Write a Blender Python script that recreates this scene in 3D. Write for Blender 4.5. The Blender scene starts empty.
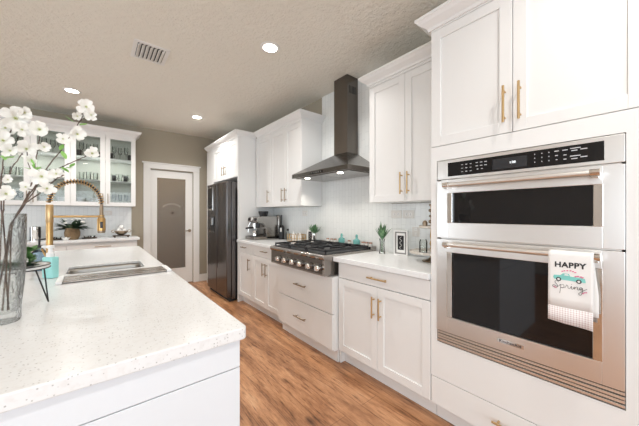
import bpy, bmesh, math, random
from mathutils import Vector, Matrix
random.seed(7)
PI = math.pi
SC = bpy.context.scene
COL = SC.collection

# ------------------------------------------------------------------ camera
TH = math.atan2(223.5, 272.4); FPX = 272.4; CH = 1.30
cam = bpy.data.cameras.new('camera'); cam.sensor_width = 36; cam.lens = 36*FPX/639; cam.shift_y = 1/639
cam.clip_start = 0.02
camo = bpy.data.objects.new('camera', cam); COL.objects.link(camo)
camo.location = (0, 0, CH); camo.rotation_euler = (PI/2, 0, -TH)
SC.camera = camo

# ------------------------------------------------------------------ world, daylight, exposure
W = bpy.data.worlds.new('world'); SC.world = W; W.use_nodes = True
W.node_tree.nodes['Background'].inputs[0].default_value = (0.93, 0.96, 1.0, 1)
W.node_tree.nodes['Background'].inputs[1].default_value = 1.0
SC.view_settings.view_transform = 'Standard'; SC.view_settings.look = 'None'
SC.view_settings.exposure = 0.15; SC.view_settings.gamma = 1.0
SC.view_settings.use_curve_mapping = False

def area(name, loc, rot, sx, sy, power, col):
    l = bpy.data.lights.new(name, 'AREA'); l.shape = 'RECTANGLE'; l.size = sx; l.size_y = sy
    l.energy = power; l.color = col
    o = bpy.data.objects.new(name, l); COL.objects.link(o); o.location = loc; o.rotation_euler = rot
    return o
# daylight through the patio opening behind the camera and the near windows of the left wall
area('daylight_rear', (-0.9, -3.55, 1.35), (PI/2+.42, 0, 0), 4.4, 1.9, 84, (0.80, 0.90, 1.0))
area('daylight_left', (-4.15, -2.0, 1.35), (0, -PI/2-.25, 0), 2.0, 2.7, 74, (0.80, 0.90, 1.0))

area('added_sidelight_far', (-4.15, 4.75, 1.45), (0, -PI/2, 0), 1.8, 1.2, 34, (0.82, 0.91, 1.0))  # added fill from the left, evens out the fridge and range cabinets

# ------------------------------------------------------------------ helpers: materials
def mat(name, col, rough=0.5, metal=0.0, **kw):
    m = bpy.data.materials.new(name); m.use_nodes = True
    b = m.node_tree.nodes['Principled BSDF']
    b.inputs['Base Color'].default_value = (*col, 1)
    b.inputs['Roughness'].default_value = rough; b.inputs['Metallic'].default_value = metal
    for k, v in kw.items(): b.inputs[k.replace('_', ' ')].default_value = v
    return m
def nodes(m): return m.node_tree.nodes, m.node_tree.links, m.node_tree.nodes['Principled BSDF']
def coords(m, scale=(1, 1, 1)):
    N, L, b = nodes(m)
    g = N.new('ShaderNodeNewGeometry'); mp = N.new('ShaderNodeMapping'); mp.inputs['Scale'].default_value = scale
    L.new(g.outputs['Position'], mp.inputs['Vector']); return mp.outputs['Vector']
def objcoords(m, scale=(1, 1, 1)):
    N, L, b = nodes(m)
    g = N.new('ShaderNodeTexCoord'); mp = N.new('ShaderNodeMapping'); mp.inputs['Scale'].default_value = scale
    L.new(g.outputs['Object'], mp.inputs['Vector']); return mp.outputs['Vector']
def noise(m, vec, scale, detail=3, rough=0.5):
    N, L, b = nodes(m); n = N.new('ShaderNodeTexNoise')
    n.inputs['Scale'].default_value = scale; n.inputs['Detail'].default_value = detail; n.inputs['Roughness'].default_value = rough
    L.new(vec, n.inputs['Vector']); return n.outputs['Fac']
def ramp(m, fac, stops):
    N, L, b = nodes(m); r = N.new('ShaderNodeValToRGB'); e = r.color_ramp.elements
    while len(e) < len(stops): e.new(0.5)
    for i, (p, c) in enumerate(stops): e[i].position = p; e[i].color = (*c, 1)
    L.new(fac, r.inputs['Fac']); return r.outputs['Color']
def bump(m, fac, strength, dist=0.01):
    N, L, b = nodes(m); n = N.new('ShaderNodeBump'); n.inputs['Strength'].default_value = strength
    n.inputs['Distance'].default_value = dist; L.new(fac, n.inputs['Height']); L.new(n.outputs['Normal'], b.inputs['Normal'])
def mul(m, a, c, fac=1.0):
    N, L, b = nodes(m); x = N.new('ShaderNodeMix'); x.data_type = 'RGBA'; x.blend_type = 'MULTIPLY'
    x.inputs['Factor'].default_value = fac; L.new(a, x.inputs[6]); L.new(c, x.inputs[7]); return x.outputs[2]

M = {}
def cabinet_paint(name, col):
    m = mat(name, col, 0.38); v = coords(m); bump(m, noise(m, v, 220, 2), 0.04, 0.001); return m
M['white'] = cabinet_paint('white_cabinet_paint', (0.83, 0.83, 0.815))
M['inner'] = cabinet_paint('sage_grey_interior', (0.42, 0.43, 0.37))
M['trim'] = cabinet_paint('white_trim_paint', (0.84, 0.83, 0.80))
M['island'] = cabinet_paint('daylight_tinted_island_white', (0.80, 0.84, 0.88))  # bluish cast of daylight is put into the island's white

m = M['wall'] = mat('greige_wall_paint', (0.40, 0.355, 0.275), 0.75)
v = coords(m); bump(m, noise(m, v, 90, 3), 0.15, 0.003)
m = M['ceiling'] = mat('knockdown_ceiling', (0.86, 0.83, 0.745), 0.9)
v = coords(m); n1 = noise(m, v, 26, 4, 0.6); r = ramp(m, n1, [(0.42, (0, 0, 0)), (0.60, (1, 1, 1))]); bump(m, r, 0.6, 0.006)

m = M['floor'] = mat('hickory_planks', (0.35, 0.17, 0.08), 0.34)
N, L, b = nodes(m)
g = N.new('ShaderNodeNewGeometry'); sx = N.new('ShaderNodeSeparateXYZ'); cb = N.new('ShaderNodeCombineXYZ')
L.new(g.outputs['Position'], sx.inputs[0]); L.new(sx.outputs['Y'], cb.inputs['X']); L.new(sx.outputs['X'], cb.inputs['Y'])
br = N.new('ShaderNodeTexBrick'); L.new(cb.outputs[0], br.inputs['Vector'])
br.inputs['Scale'].default_value = 1.0; br.inputs['Brick Width'].default_value = 1.25; br.inputs['Row Height'].default_value = 0.155
br.inputs['Mortar Size'].default_value = 0.0018; br.inputs['Color1'].default_value = (0.80, 0.78, 0.76, 1)
br.inputs['Color2'].default_value = (1.0, 1.0, 1.0, 1); br.inputs['Mortar'].default_value = (0.28, 0.24, 0.2, 1); br.offset = 0.37
v1 = coords(m, (5, 0.9, 1)); n1 = noise(m, v1, 2.0, 8, 0.72)
c1 = ramp(m, n1, [(0.28, (0.13, 0.055, 0.024)), (0.40, (0.38, 0.175, 0.080)), (0.56, (0.60, 0.31, 0.155)), (0.72, (0.74, 0.45, 0.26))])
v2 = coords(m, (22, 1.6, 1)); n2 = noise(m, v2, 2.2, 7, 0.7)
c2 = ramp(m, n2, [(0.37, (0.26, 0.19, 0.14)), (0.44, (0.85, 0.82, 0.80)), (0.50, (1, 1, 1))])
v3 = coords(m, (95, 5, 1)); n3 = noise(m, v3, 2.0, 4, 0.7); c3 = ramp(m, n3, [(0.30, (0.62, 0.56, 0.5)), (0.52, (1, 1, 1))])
vk = coords(m, (4.2, 2.2, 1)); vo = N.new('ShaderNodeTexVoronoi'); vo.inputs['Scale'].default_value = 1.0; L.new(vk, vo.inputs['Vector'])
ck = ramp(m, vo.outputs['Distance'], [(0.05, (0.14, 0.09, 0.06)), (0.15, (1, 1, 1))])
L.new(mul(m, mul(m, mul(m, mul(m, c1, c3, 0.8), c2, 0.8), br.outputs['Color'], 0.75), ck, 0.9), b.inputs['Base Color'])
bump(m, n2, 0.12, 0.002)

def quartz(name, base):
    m = mat(name, base, 0.2)
    v = coords(m); N, L, b = nodes(m)
    vo = N.new('ShaderNodeTexVoronoi'); vo.inputs['Scale'].default_value = 120; L.new(v, vo.inputs['Vector'])
    n = noise(m, v, 60, 2)
    r1 = ramp(m, vo.outputs['Distance'], [(0.16, (0.60, 0.59, 0.58)), (0.30, (1, 1, 1))])
    r2 = ramp(m, n, [(0.5, (1, 1, 1)), (0.7, (0.95, 0.94, 0.93))])
    x = N.new('ShaderNodeMix'); x.data_type = 'RGBA'; x.blend_type = 'MIX'
    # only some cells carry a dark chip
    mt = N.new('ShaderNodeMath'); mt.operation = 'GREATER_THAN'; mt.inputs[1].default_value = 0.68
    sp = N.new('ShaderNodeSeparateColor'); L.new(vo.outputs['Color'], sp.inputs[0]); L.new(sp.outputs[0], mt.inputs[0])
    L.new(mt.outputs[0], x.inputs['Factor']); x.inputs[6].default_value = (1, 1, 1, 1); L.new(r1, x.inputs[7])
    rb = N.new('ShaderNodeRGB'); rb.outputs[0].default_value = (*base, 1)
    L.new(mul(m, mul(m, rb.outputs[0], x.outputs[2]), r2), b.inputs['Base Color'])
    return m
M['quartz'] = quartz('white_speckled_quartz', (0.85, 0.865, 0.87))

def brushed(name, col, rough, axis, amt=0.10):
    m = mat(name, col, rough, 1.0)
    s = {'y': (500, 4, 500), 'z': (500, 500, 4), 'x': (4, 500, 500)}[axis]
    v = coords(m, s); n = noise(m, v, 2.0, 3)
    N, L, b = nodes(m); mr = N.new('ShaderNodeMapRange'); mr.inputs[3].default_value = rough-amt*0.25; mr.inputs[4].default_value = rough+amt*.5
    L.new(n, mr.inputs[0]); L.new(mr.outputs[0], b.inputs['Roughness']); b.inputs['Anisotropic'].default_value = 0.35
    return m
M['steel'] = brushed('brushed_steel', (0.86, 0.85, 0.83), 0.30, 'y')
M['sinksteel'] = brushed('sink_steel', (0.45, 0.43, 0.40), 0.30, 'x')
M['hoodsteel'] = brushed('hood_steel', (0.17, 0.155, 0.14), 0.22, 'z')
M['rangesteel'] = brushed('range_steel', (0.36, 0.335, 0.31), 0.20, 'y')
M['chrome'] = mat('polished_chrome', (0.78, 0.76, 0.73), 0.1, 1.0)
M['blacksteel'] = brushed('black_stainless', (0.16, 0.15, 0.148), 0.20, 'z', 0.06)
M['brass'] = mat('champagne_bronze', (0.60, 0.42, 0.22), 0.32, 1.0)
M['pewter'] = mat('aged_bronze', (0.36, 0.28, 0.20), 0.35, 1.0)
M['gold'] = mat('brushed_gold', (0.54, 0.34, 0.14), 0.28, 1.0)
M['blackglass'] = mat('black_oven_glass', (0.006, 0.006, 0.007), 0.04, 0.0)
M['blackplastic'] = mat('black_plastic', (0.012, 0.012, 0.013), 0.35)
M['iron'] = mat('cast_iron', (0.018, 0.018, 0.02), 0.5)
M['darkgap'] = mat('gap_shade_and_grille', (0.02, 0.02, 0.02), 0.8)  # near-black in place of shade inside vent openings; also the kick grille
M['display'] = mat('grey_display', (0.03, 0.032, 0.036), 0.12)
M['print'] = mat('light_grey_print', (0.55, 0.56, 0.58), 0.5)
M['ink'] = mat('black_ink', (0.02, 0.02, 0.022), 0.7)
M['teal'] = mat('teal_print', (0.22, 0.62, 0.57), 0.6)
M['pink'] = mat('pink_print', (0.80, 0.16, 0.32), 0.7)
M['porcelain'] = mat('white_porcelain', (0.88, 0.87, 0.85), 0.18)
M['etch'] = mat('etched_glass', (0.30, 0.28, 0.25), 0.5)
M['plate'] = mat('outlet_plate', (0.78, 0.76, 0.72), 0.4)
M['whiteplastic'] = mat('white_plastic', (0.9, 0.9, 0.9), 0.4)
M['tealceramic'] = mat('aqua_soap', (0.36, 0.76, 0.74), 0.3)
M['copper'] = mat('copper_lid', (0.50, 0.28, 0.2), 0.35, 0.8)
M['darkwood'] = mat('dark_wood', (0.07, 0.045, 0.03), 0.5)
m = M['marble'] = mat('marble_tray', (0.80, 0.77, 0.72), 0.25)
v = coords(m); L_ = m.node_tree.links; L_.new(ramp(m, noise(m, v, 14, 5, 0.7), [(0.4, (0.82, 0.79, 0.74)), (0.55, (0.62, 0.56, 0.48)), (0.62, (0.82, 0.79, 0.74))]), nodes(m)[2].inputs['Base Color'])
m = M['wicker'] = mat('woven_wicker', (0.25, 0.17, 0.09), 0.8)
v = coords(m, (1, 1, 2)); n1 = noise(m, v, 70, 3); bump(m, n1, 0.8, 0.01); m.node_tree.links.new(ramp(m, n1, [(0.35, (0.10, 0.06, 0.03)), (0.65, (0.42, 0.29, 0.16))]), nodes(m)[2].inputs['Base Color'])
def leafm(name, a, c):
    m = mat(name, a, 0.5); v = coords(m); m.node_tree.links.new(ramp(m, noise(m, v, 40, 3), [(0.35, a), (0.65, c)]), nodes(m)[2].inputs['Base Color']); return m
M['leaf'] = leafm('green_leaf', (0.03, 0.10, 0.02), (0.10, 0.24, 0.06))
M['palm'] = leafm('grey_green_leaf', (0.06, 0.17, 0.07), (0.20, 0.36, 0.18))
M['brightleaf'] = leafm('bright_green_leaf', (0.22, 0.52, 0.10), (0.34, 0.66, 0.18))
M['darkleaf'] = leafm('dark_leaf', (0.015, 0.035, 0.02), (0.06, 0.12, 0.06))
M['twig'] = leafm('brown_twig', (0.06, 0.035, 0.025), (0.16, 0.11, 0.08))
m = M['petal'] = mat('white_petal', (0.90, 0.89, 0.84), 0.55); nodes(m)[2].inputs['Subsurface Weight'].default_value = 0.0
M['stamen'] = mat('yellow_green_stamen', (0.55, 0.6, 0.2), 0.6)
m = M['cloth'] = mat('white_cotton', (0.86, 0.85, 0.83), 0.9)
v = coords(m); bump(m, noise(m, v, 500, 2), 0.2, 0.001)
m = M['gingham'] = mat('pink_grey_gingham', (0.85, 0.8, 0.78), 0.9)
N, L, b = nodes(m)
g = N.new('ShaderNodeNewGeometry'); s_ = N.new('ShaderNodeSeparateXYZ'); L.new(g.outputs['Position'], s_.inputs[0])
def stripes(out, freq):
    a = N.new('ShaderNodeMath'); a.operation = 'MULTIPLY'; a.inputs[1].default_value = freq; L.new(out, a.inputs[0])
    f_ = N.new('ShaderNodeMath'); f_.operation = 'FRACT'; L.new(a.outputs[0], f_.inputs[0])
    c_ = N.new('ShaderNodeMath'); c_.operation = 'GREATER_THAN'; c_.inputs[1].default_value = 0.62; L.new(f_.outputs[0], c_.inputs[0]); return c_.outputs[0]
a1, a2 = stripes(s_.outputs['Y'], 115), stripes(s_.outputs['Z'], 115)
ad = N.new('ShaderNodeMath'); ad.operation = 'ADD'; L.new(a1, ad.inputs[0]); L.new(a2, ad.inputs[1])
hf = N.new('ShaderNodeMath'); hf.operation = 'MULTIPLY'; hf.inputs[1].default_value = 0.5; L.new(ad.outputs[0], hf.inputs[0])
L.new(ramp(m, hf.outputs[0], [(0.0, (0.86, 0.84, 0.82)), (0.5, (0.76, 0.67, 0.66)), (1.0, (0.58, 0.46, 0.46))]), b.inputs['Base Color'])

# wall tile: pale glassy tile with fine grout
def tile(name, ax):
    m = mat(name, (0.66, 0.70, 0.69), 0.22)
    N, L, b = nodes(m)
    g = N.new('ShaderNodeNewGeometry'); s_ = N.new('ShaderNodeSeparateXYZ'); c_ = N.new('ShaderNodeCombineXYZ')
    L.new(g.outputs['Position'], s_.inputs[0]); L.new(s_.outputs['Z'], c_.inputs['X']); L.new(s_.outputs[ax], c_.inputs['Y'])
    br = N.new('ShaderNodeTexBrick'); L.new(c_.outputs[0], br.inputs['Vector']); br.inputs['Scale'].default_value = 1
    br.inputs['Brick Width'].default_value = 0.15; br.inputs['Row Height'].default_value = 0.05; br.inputs['Mortar Size'].default_value = 0.0012
    br.inputs['Color1'].default_value = (0.88, 0.90, 0.885, 1); br.inputs['Color2'].default_value = (0.85, 0.87, 0.86, 1)
    br.inputs['Mortar'].default_value = (0.70, 0.72, 0.71, 1); L.new(br.outputs['Color'], b.inputs['Base Color'])
    n_ = N.new('ShaderNodeMath'); n_.operation = 'SUBTRACT'; n_.inputs[0].default_value = 1; L.new(br.outputs['Fac'], n_.inputs[1]); bump(m, n_.outputs[0], 0.3, 0.002)
    return m
M['tileY'] = tile('pale_glass_tile', 'Y')
M['tileX'] = tile('pale_marble_tile', 'X')

def thin_glass(name, tint, fres=1.45, rough=0.0):
    m = bpy.data.materials.new(name); m.use_nodes = True; N = m.node_tree.nodes; L = m.node_tree.links; N.clear()
    o = N.new('ShaderNodeOutputMaterial'); t = N.new('ShaderNodeBsdfTransparent'); t.inputs[0].default_value = (*tint, 1)
    gl = N.new('ShaderNodeBsdfGlossy'); gl.inputs['Roughness'].default_value = rough; f_ = N.new('ShaderNodeFresnel'); f_.inputs[0].default_value = fres
    mx = N.new('ShaderNodeMixShader'); L.new(f_.outputs[0], mx.inputs[0]); L.new(t.outputs[0], mx.inputs[1]); L.new(gl.outputs[0], mx.inputs[2]); L.new(mx.outputs[0], o.inputs[0])
    return m
M['pane'] = thin_glass('clear_pane', (0.93, 0.95, 0.94))
M['tumbler'] = thin_glass('drinking_glass', (0.95, 0.965, 0.955), 1.35)
M['aquaglass'] = mat('aqua_glass', (0.30, 0.72, 0.68), 0.12); nodes(M['aquaglass'])[2].inputs['Transmission Weight'].default_value = 0.35
m = M['vaseglass'] = bpy.data.materials.new('textured_vase_glass'); m.use_nodes = True; N = m.node_tree.nodes; L = m.node_tree.links; N.clear()
o_ = N.new('ShaderNodeOutputMaterial'); t_ = N.new('ShaderNodeBsdfTransparent'); t_.inputs[0].default_value = (.95, .965, .96, 1)
gl = N.new('ShaderNodeBsdfGlossy'); gl.inputs['Roughness'].default_value = .06; rf = N.new('ShaderNodeBsdfRefraction'); rf.inputs['IOR'].default_value = 1.06; rf.inputs['Roughness'].default_value = .02
g_ = N.new('ShaderNodeNewGeometry'); n_ = N.new('ShaderNodeTexNoise'); n_.inputs['Scale'].default_value = 75; n_.inputs['Detail'].default_value = 4; L.new(g_.outputs['Position'], n_.inputs['Vector'])
bp = N.new('ShaderNodeBump'); bp.inputs['Strength'].default_value = 1.0; bp.inputs['Distance'].default_value = .01; L.new(n_.outputs['Fac'], bp.inputs['Height'])
L.new(bp.outputs['Normal'], gl.inputs['Normal']); L.new(bp.outputs['Normal'], rf.inputs['Normal'])
m1 = N.new('ShaderNodeMixShader'); m1.inputs[0].default_value = .35; L.new(t_.outputs[0], m1.inputs[1]); L.new(rf.outputs[0], m1.inputs[2])
fr_ = N.new('ShaderNodeFresnel'); fr_.inputs[0].default_value = 1.22; L.new(bp.outputs['Normal'], fr_.inputs['Normal'])
m2 = N.new('ShaderNodeMixShader'); L.new(fr_.outputs[0], m2.inputs[0]); L.new(m1.outputs[0], m2.inputs[1]); L.new(gl.outputs[0], m2.inputs[2]); L.new(m2.outputs[0], o_.inputs[0])
m = M['doorglass'] = mat('obscure_door_glass', (0.62, 0.58, 0.53), 0.16); b = nodes(m)[2]
b.inputs['Transmission Weight'].default_value = 0.8; b.inputs['IOR'].default_value = 1.3
def emit(name, col, s):
    m = mat(name, (0.8, 0.8, 0.8), 0.5); b = nodes(m)[2]; b.inputs['Emission Color'].default_value = (*col, 1); b.inputs['Emission Strength'].default_value = s; return m
M['lamp'] = emit('lit_lamp_lens', (1.0, 0.90, 0.76), 14)
M['digits'] = emit('lit_digits', (0.85, 0.95, 1.0), 1.2)

# ------------------------------------------------------------------ helpers: geometry
class MB:
    def __init__(s): s.bm = bmesh.new()
    def box(s, x0, x1, y0, y1, z0, z1, mtx=None):
        x0, x1 = sorted((x0, x1)); y0, y1 = sorted((y0, y1)); z0, z1 = sorted((z0, z1))
        vs = [s.bm.verts.new(p) for p in ((x0,y0,z0),(x1,y0,z0),(x1,y1,z0),(x0,y1,z0),(x0,y0,z1),(x1,y0,z1),(x1,y1,z1),(x0,y1,z1))]
        for f in ((3,2,1,0),(4,5,6,7),(0,1,5,4),(1,2,6,5),(2,3,7,6),(3,0,4,7)): s.bm.faces.new([vs[i] for i in f])
        if mtx: 
            for v in vs: v.co = mtx @ v.co
        return s
    def tube(s, pts, r, seg=10, cap=True, radii=None):
        pts = [Vector(p) for p in pts]; rings = []
        up = None
        for i, p in enumerate(pts):
            a = pts[max(i-1, 0)]; c = pts[min(i+1, len(pts)-1)]; t = (c-a)
            t = t.normalized() if t.length > 1e-9 else Vector((0, 0, 1))
            if up is None:
                ref = Vector((0, 0, 1)) if abs(t.z) < 0.9 else Vector((1, 0, 0)); up = t.cross(ref).normalized()
            else:
                up = (up - t*up.dot(t)); up = up.normalized() if up.length > 1e-6 else t.orthogonal().normalized()
            w = t.cross(up); rr = radii[i] if radii else r
            rings.append([s.bm.verts.new(p + (up*math.cos(2*PI*k/seg) + w*math.sin(2*PI*k/seg))*rr) for k in range(seg)])
        for a, c in zip(rings, rings[1:]):
            for k in range(seg): s.bm.faces.new((a[k], a[(k+1) % seg], c[(k+1) % seg], c[k]))
        if cap: s.bm.faces.new(rings[0][::-1]); s.bm.faces.new(rings[-1])
        return s
    def lathe(s, prof, c=(0, 0, 0), seg=24, axis='z', close=False):
        rings = []
        for r, h in prof:
            ring = []
            for k in range(seg):
                a = 2*PI*k/seg; u, w = r*math.cos(a), r*math.sin(a)
                p = {'z': (u, w, h), 'x': (h, u, w), 'y': (u, h, w)}[axis]
                ring.append(s.bm.verts.new((c[0]+p[0], c[1]+p[1], c[2]+p[2])))
            rings.append(ring)
        n = len(rings)
        for i in range(n if close else n-1):
            a, d = rings[i], rings[(i+1) % n]
            for k in range(seg): s.bm.faces.new((a[k], a[(k+1) % seg], d[(k+1) % seg], d[k]))
        if not close:
            if prof[0][0] > 1e-5: s.bm.faces.new(rings[0][::-1])
            if prof[-1][0] > 1e-5: s.bm.faces.new(rings[-1])
        bmesh.ops.remove_doubles(s.bm, verts=[v for r_ in rings for v in r_], dist=1e-6)
        return s
    def prism(s, poly, a, b_, plane='xz'):
        """poly in the plane, extruded along the third axis from a to b_"""
        def P(u, w, t): return {'xz': (u, t, w), 'xy': (u, w, t), 'yz': (t, u, w)}[plane]
        A = [s.bm.verts.new(P(u, w, a)) for u, w in poly]; B = [s.bm.verts.new(P(u, w, b_)) for u, w in poly]
        s.bm.faces.new(A); s.bm.faces.new(B[::-1]); n = len(poly)
        for i in range(n): s.bm.faces.new((A[i], B[i], B[(i+1) % n], A[(i+1) % n]))
        return s
    def sweep(s, path, prof):
        """profile (outward offset to the left of the path, z) along a plan polyline with mitred corners"""
        path = [Vector(p) for p in path]; rings = []
        for i, p in enumerate(path):
            def nrm(a, c): d = (c-a).normalized(); return Vector((-d.y, d.x))
            if i == 0: o = nrm(path[0], path[1])
            elif i == len(path)-1: o = nrm(path[-2], path[-1])
            else:
                n1, n2 = nrm(path[i-1], p), nrm(p, path[i+1]); o = (n1+n2); o = o/(o.dot(n1))
            rings.append([s.bm.verts.new((p.x+o.x*q, p.y+o.y*q, z)) for q, z in prof])
        n = len(prof)
        for a, c in zip(rings, rings[1:]):
            for k in range(n): s.bm.faces.new((a[k], a[(k+1) % n], c[(k+1) % n], c[k]))
        s.bm.faces.new(rings[0][::-1]); s.bm.faces.new(rings[-1]); return s
    def ball(s, c, r, seg=12, sz=1.0):
        return s.lathe([(r*math.sin(PI*i/8), -r*sz*math.cos(PI*i/8)) for i in range(9)], c, seg)
    def quadstrip(s, rows):
        R = [[s.bm.verts.new(p) for p in row] for row in rows]
        for a, c in zip(R, R[1:]):
            for i in range(len(a)-1): s.bm.faces.new((a[i], a[i+1], c[i+1], c[i]))
        return s
    def build(s, name, m, parent=None, bevel=0, smooth=False, solid=0, sub=0):
        bmesh.ops.recalc_face_normals(s.bm, faces=s.bm.faces[:])
        org = Vector((0, 0, 0)); q = parent
        while q is not None: org += q.location; q = q.parent
        if org.length > 0: bmesh.ops.translate(s.bm, verts=s.bm.verts[:], vec=-org)
        me = bpy.data.meshes.new(name); s.bm.to_mesh(me); s.bm.free()
        me.materials.append(M[m] if isinstance(m, str) else m)
        o = bpy.data.objects.new(name, me); COL.objects.link(o)
        if parent is not None: o.parent = parent
        if smooth:
            for p in me.polygons: p.use_smooth = True
            me.set_sharp_from_angle(angle=math.radians(40))
        if solid:
            k = o.modifiers.new('solid', 'SOLIDIFY'); k.thickness = solid; k.offset = 0
        if sub:
            k = o.modifiers.new('sub', 'SUBSURF'); k.levels = sub; k.render_levels = sub
        if bevel:
            k = o.modifiers.new('bevel', 'BEVEL'); k.width = bevel; k.segments = 2; k.limit_method = 'ANGLE'; k.angle_limit = math.radians(40)
        return o
def tag(o, label, cat, group=None):
    o['label'] = label; o['category'] = cat
    if group: o['group'] = group
    return o
def thing(name, label, cat, loc=(0, 0, 0), group=None):
    o = bpy.data.objects.new(name, None); COL.objects.link(o); o.location = loc; o.empty_display_size = 0.05
    return tag(o, label, cat, group)
def struct(o): o['kind'] = 'structure'; return o
def copy_tree(o, parent=None):
    c = o.copy(); COL.objects.link(c); c.parent = parent
    for ch in list(o.children): copy_tree(ch, c)
    return c
def turn(o, rz):  o.rotation_euler = (0, 0, rz)
def place(o, loc, rz=0): o.location = loc; o.rotation_euler = (0, 0, rz); return o

def text(name, body, size, m, parent, origin, xax, yax, depth=0.0004, bold=0.0, shear=0.0, spacing=1.0, ha='CENTER'):
    c = bpy.data.curves.new(name, 'FONT'); c.body = body; c.size = size; c.extrude = depth; c.offset = bold; c.shear = shear
    c.align_x = ha; c.align_y = 'CENTER'; c.space_character = spacing; c.resolution_u = 4
    t = bpy.data.objects.new(name, c); COL.objects.link(t)
    me = bpy.data.meshes.new_from_object(t); bpy.data.objects.remove(t)
    X = Vector(xax).normalized(); Y = Vector(yax).normalized(); Z = X.cross(Y)
    mt = Matrix(((X.x, Y.x, Z.x, origin[0]), (X.y, Y.y, Z.y, origin[1]), (X.z, Y.z, Z.z, origin[2]), (0, 0, 0, 1)))
    org = Vector((0, 0, 0)); q = parent
    while q is not None: org += q.location; q = q.parent
    me.transform(Matrix.Translation(-org) @ mt); me.materials.clear(); me.materials.append(M[m])
    o = bpy.data.objects.new(name, me); COL.objects.link(o); o.parent = parent; return o

def ray(px, py):
    return Vector((math.sin(TH), math.cos(TH), 0)) + Vector((math.cos(TH), -math.sin(TH), 0))*((px-319.5)/FPX) - Vector((0, 0, 1))*((py-214)/FPX)

# frames: w along the run, n outward from the front plane
def FX(xf): return lambda w, n, z: (xf-n, w, z)          # right-hand run, faces -X
def FY(yf): return lambda w, n, z: (w, yf-n, z)          # rear run, faces -Y
def fbox(mb, fr, w0, w1, n0, n1, z0, z1):
    a = fr(w0, n0, z0); c = fr(w1, n1, z1); mb.box(a[0], c[0], a[1], c[1], a[2], c[2])
def shaker(fr, w0, w1, z0, z1, parent, m='white', name='door', st=0.058, t=0.02, gap=0.0015):
    w0 += gap; w1 -= gap; z0 += gap; z1 -= gap
    mb = MB(); fbox(mb, fr, w0, w0+st, 0, t, z0, z1); fbox(mb, fr, w1-st, w1, 0, t, z0, z1)
    fbox(mb, fr, w0+st, w1-st, 0, t, z0, z0+st); fbox(mb, fr, w0+st, w1-st, 0, t, z1-st, z1)
    fbox(mb, fr, w0+st-0.001, w1-st+0.001, 0.0, t-0.009, z0+st-0.001, z1-st+0.001)
    return mb.build(name, m, parent, bevel=0.0015)
def slab(fr, w0, w1, z0, z1, parent, m='white', name='drawer', t=0.02, gap=0.0015):
    mb = MB(); fbox(mb, fr, w0+gap, w1-gap, 0, t, z0+gap, z1-gap); return mb.build(name, m, parent, bevel=0.002)
def pull(fr, w, z, length, vertical, parent, t=0.02, m='brass', r=0.006):
    mb = MB(); h = length/2; s = h*0.72
    if vertical:
        mb.tube([fr(w, t+0.032, z-h), fr(w, t+0.032, z+h)], r, 10)
        for k in (-s, s): mb.tube([fr(w, t, z+k), fr(w, t+0.032, z+k)], r*0.85, 8)
    else:
        mb.tube([fr(w-h, t+0.032, z), fr(w+h, t+0.032, z)], r, 10)
        for k in (-s, s): mb.tube([fr(w+k, t, z), fr(w+k, t+0.032, z)], r*0.85, 8)
    return mb.build('handle', m, parent, smooth=True)
CROWN = lambda z: [(0, z), (0.012, z), (0.016, z+0.016), (0.03, z+0.026), (0.052, z+0.042), (0.066, z+0.058), (0.072, z+0.062), (0.072, z+0.078), (0.0, z+0.078)]

CZ = 2.79; WX = 2.24; BY = 5.55; RX0 = -4.2; RY0 = -3.6
# ------------------------------------------------------------------ the room
def sbox(name, m, *a, parent=None, bevel=0):
    mb = MB()
    for q in (a if isinstance(a[0], tuple) else (a,)): mb.box(*q)
    o = mb.build(name, m, parent, bevel=bevel)
    if parent is None: struct(o)
    return o
sbox('floor', 'floor', RX0-.2, WX+.15, RY0-.2, 7.2, -0.1, 0)
sbox('ceiling', 'ceiling', RX0-.2, WX+.15, RY0-.2, 7.2, CZ, CZ+0.1)
sbox('wall_right', 'wall', WX, WX+.12, RY0-.2, 7.2, 0, CZ)
DX0, DX1, DZ = 0.735, 1.435, 2.085
sbox('wall_back', 'wall', (RX0, DX0, BY, BY+.12, 0, CZ), (DX1, WX, BY, BY+.12, 0, CZ), (DX0, DX1, BY, BY+.12, DZ, CZ))
sbox('wall_left', 'trim', (RX0-.12, RX0, RY0, -3.4, 0, CZ), (RX0-.12, RX0, -0.6, 4.1, 0, CZ), (RX0-.12, RX0, 5.4, BY+.12, 0, CZ), (RX0-.12, RX0, 4.1, 5.4, 0, 0.5), (RX0-.12, RX0, 4.1, 5.4, 2.4, CZ), (RX0-.12, RX0, -3.4, -0.6, 0, 0.3), (RX0-.12, RX0, -3.4, -0.6, 2.4, CZ))  # unseen wall, made white so the oven steel reflects brighter
sbox('wall_rear', 'wall', (RX0, -3.2, RY0-.12, RY0, 0, CZ), (1.5, WX, RY0-.12, RY0, 0, CZ), (-3.2, 1.5, RY0-.12, RY0, 2.4, CZ))
wf = MB()
for y in (-3.4, -2.5, -1.6, -0.66): wf.box(RX0-.1, RX0-.02, y, y+.06, 0.3, 2.4)
wf.box(RX0-.1, RX0-.02, -3.4, -0.6, 0.3, 0.36); wf.box(RX0-.1, RX0-.02, -3.4, -0.6, 2.34, 2.4); struct(wf.build('window_1', 'trim'))
wf = MB()
for x in (-3.2, -1.65, -0.1, 1.44): wf.box(x, x+.06, RY0-.1, RY0-.02, 0, 2.4)
wf.box(-3.2, 1.5, RY0-.1, RY0-.02, 2.34, 2.4); struct(wf.build('window_2', 'trim'))
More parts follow.
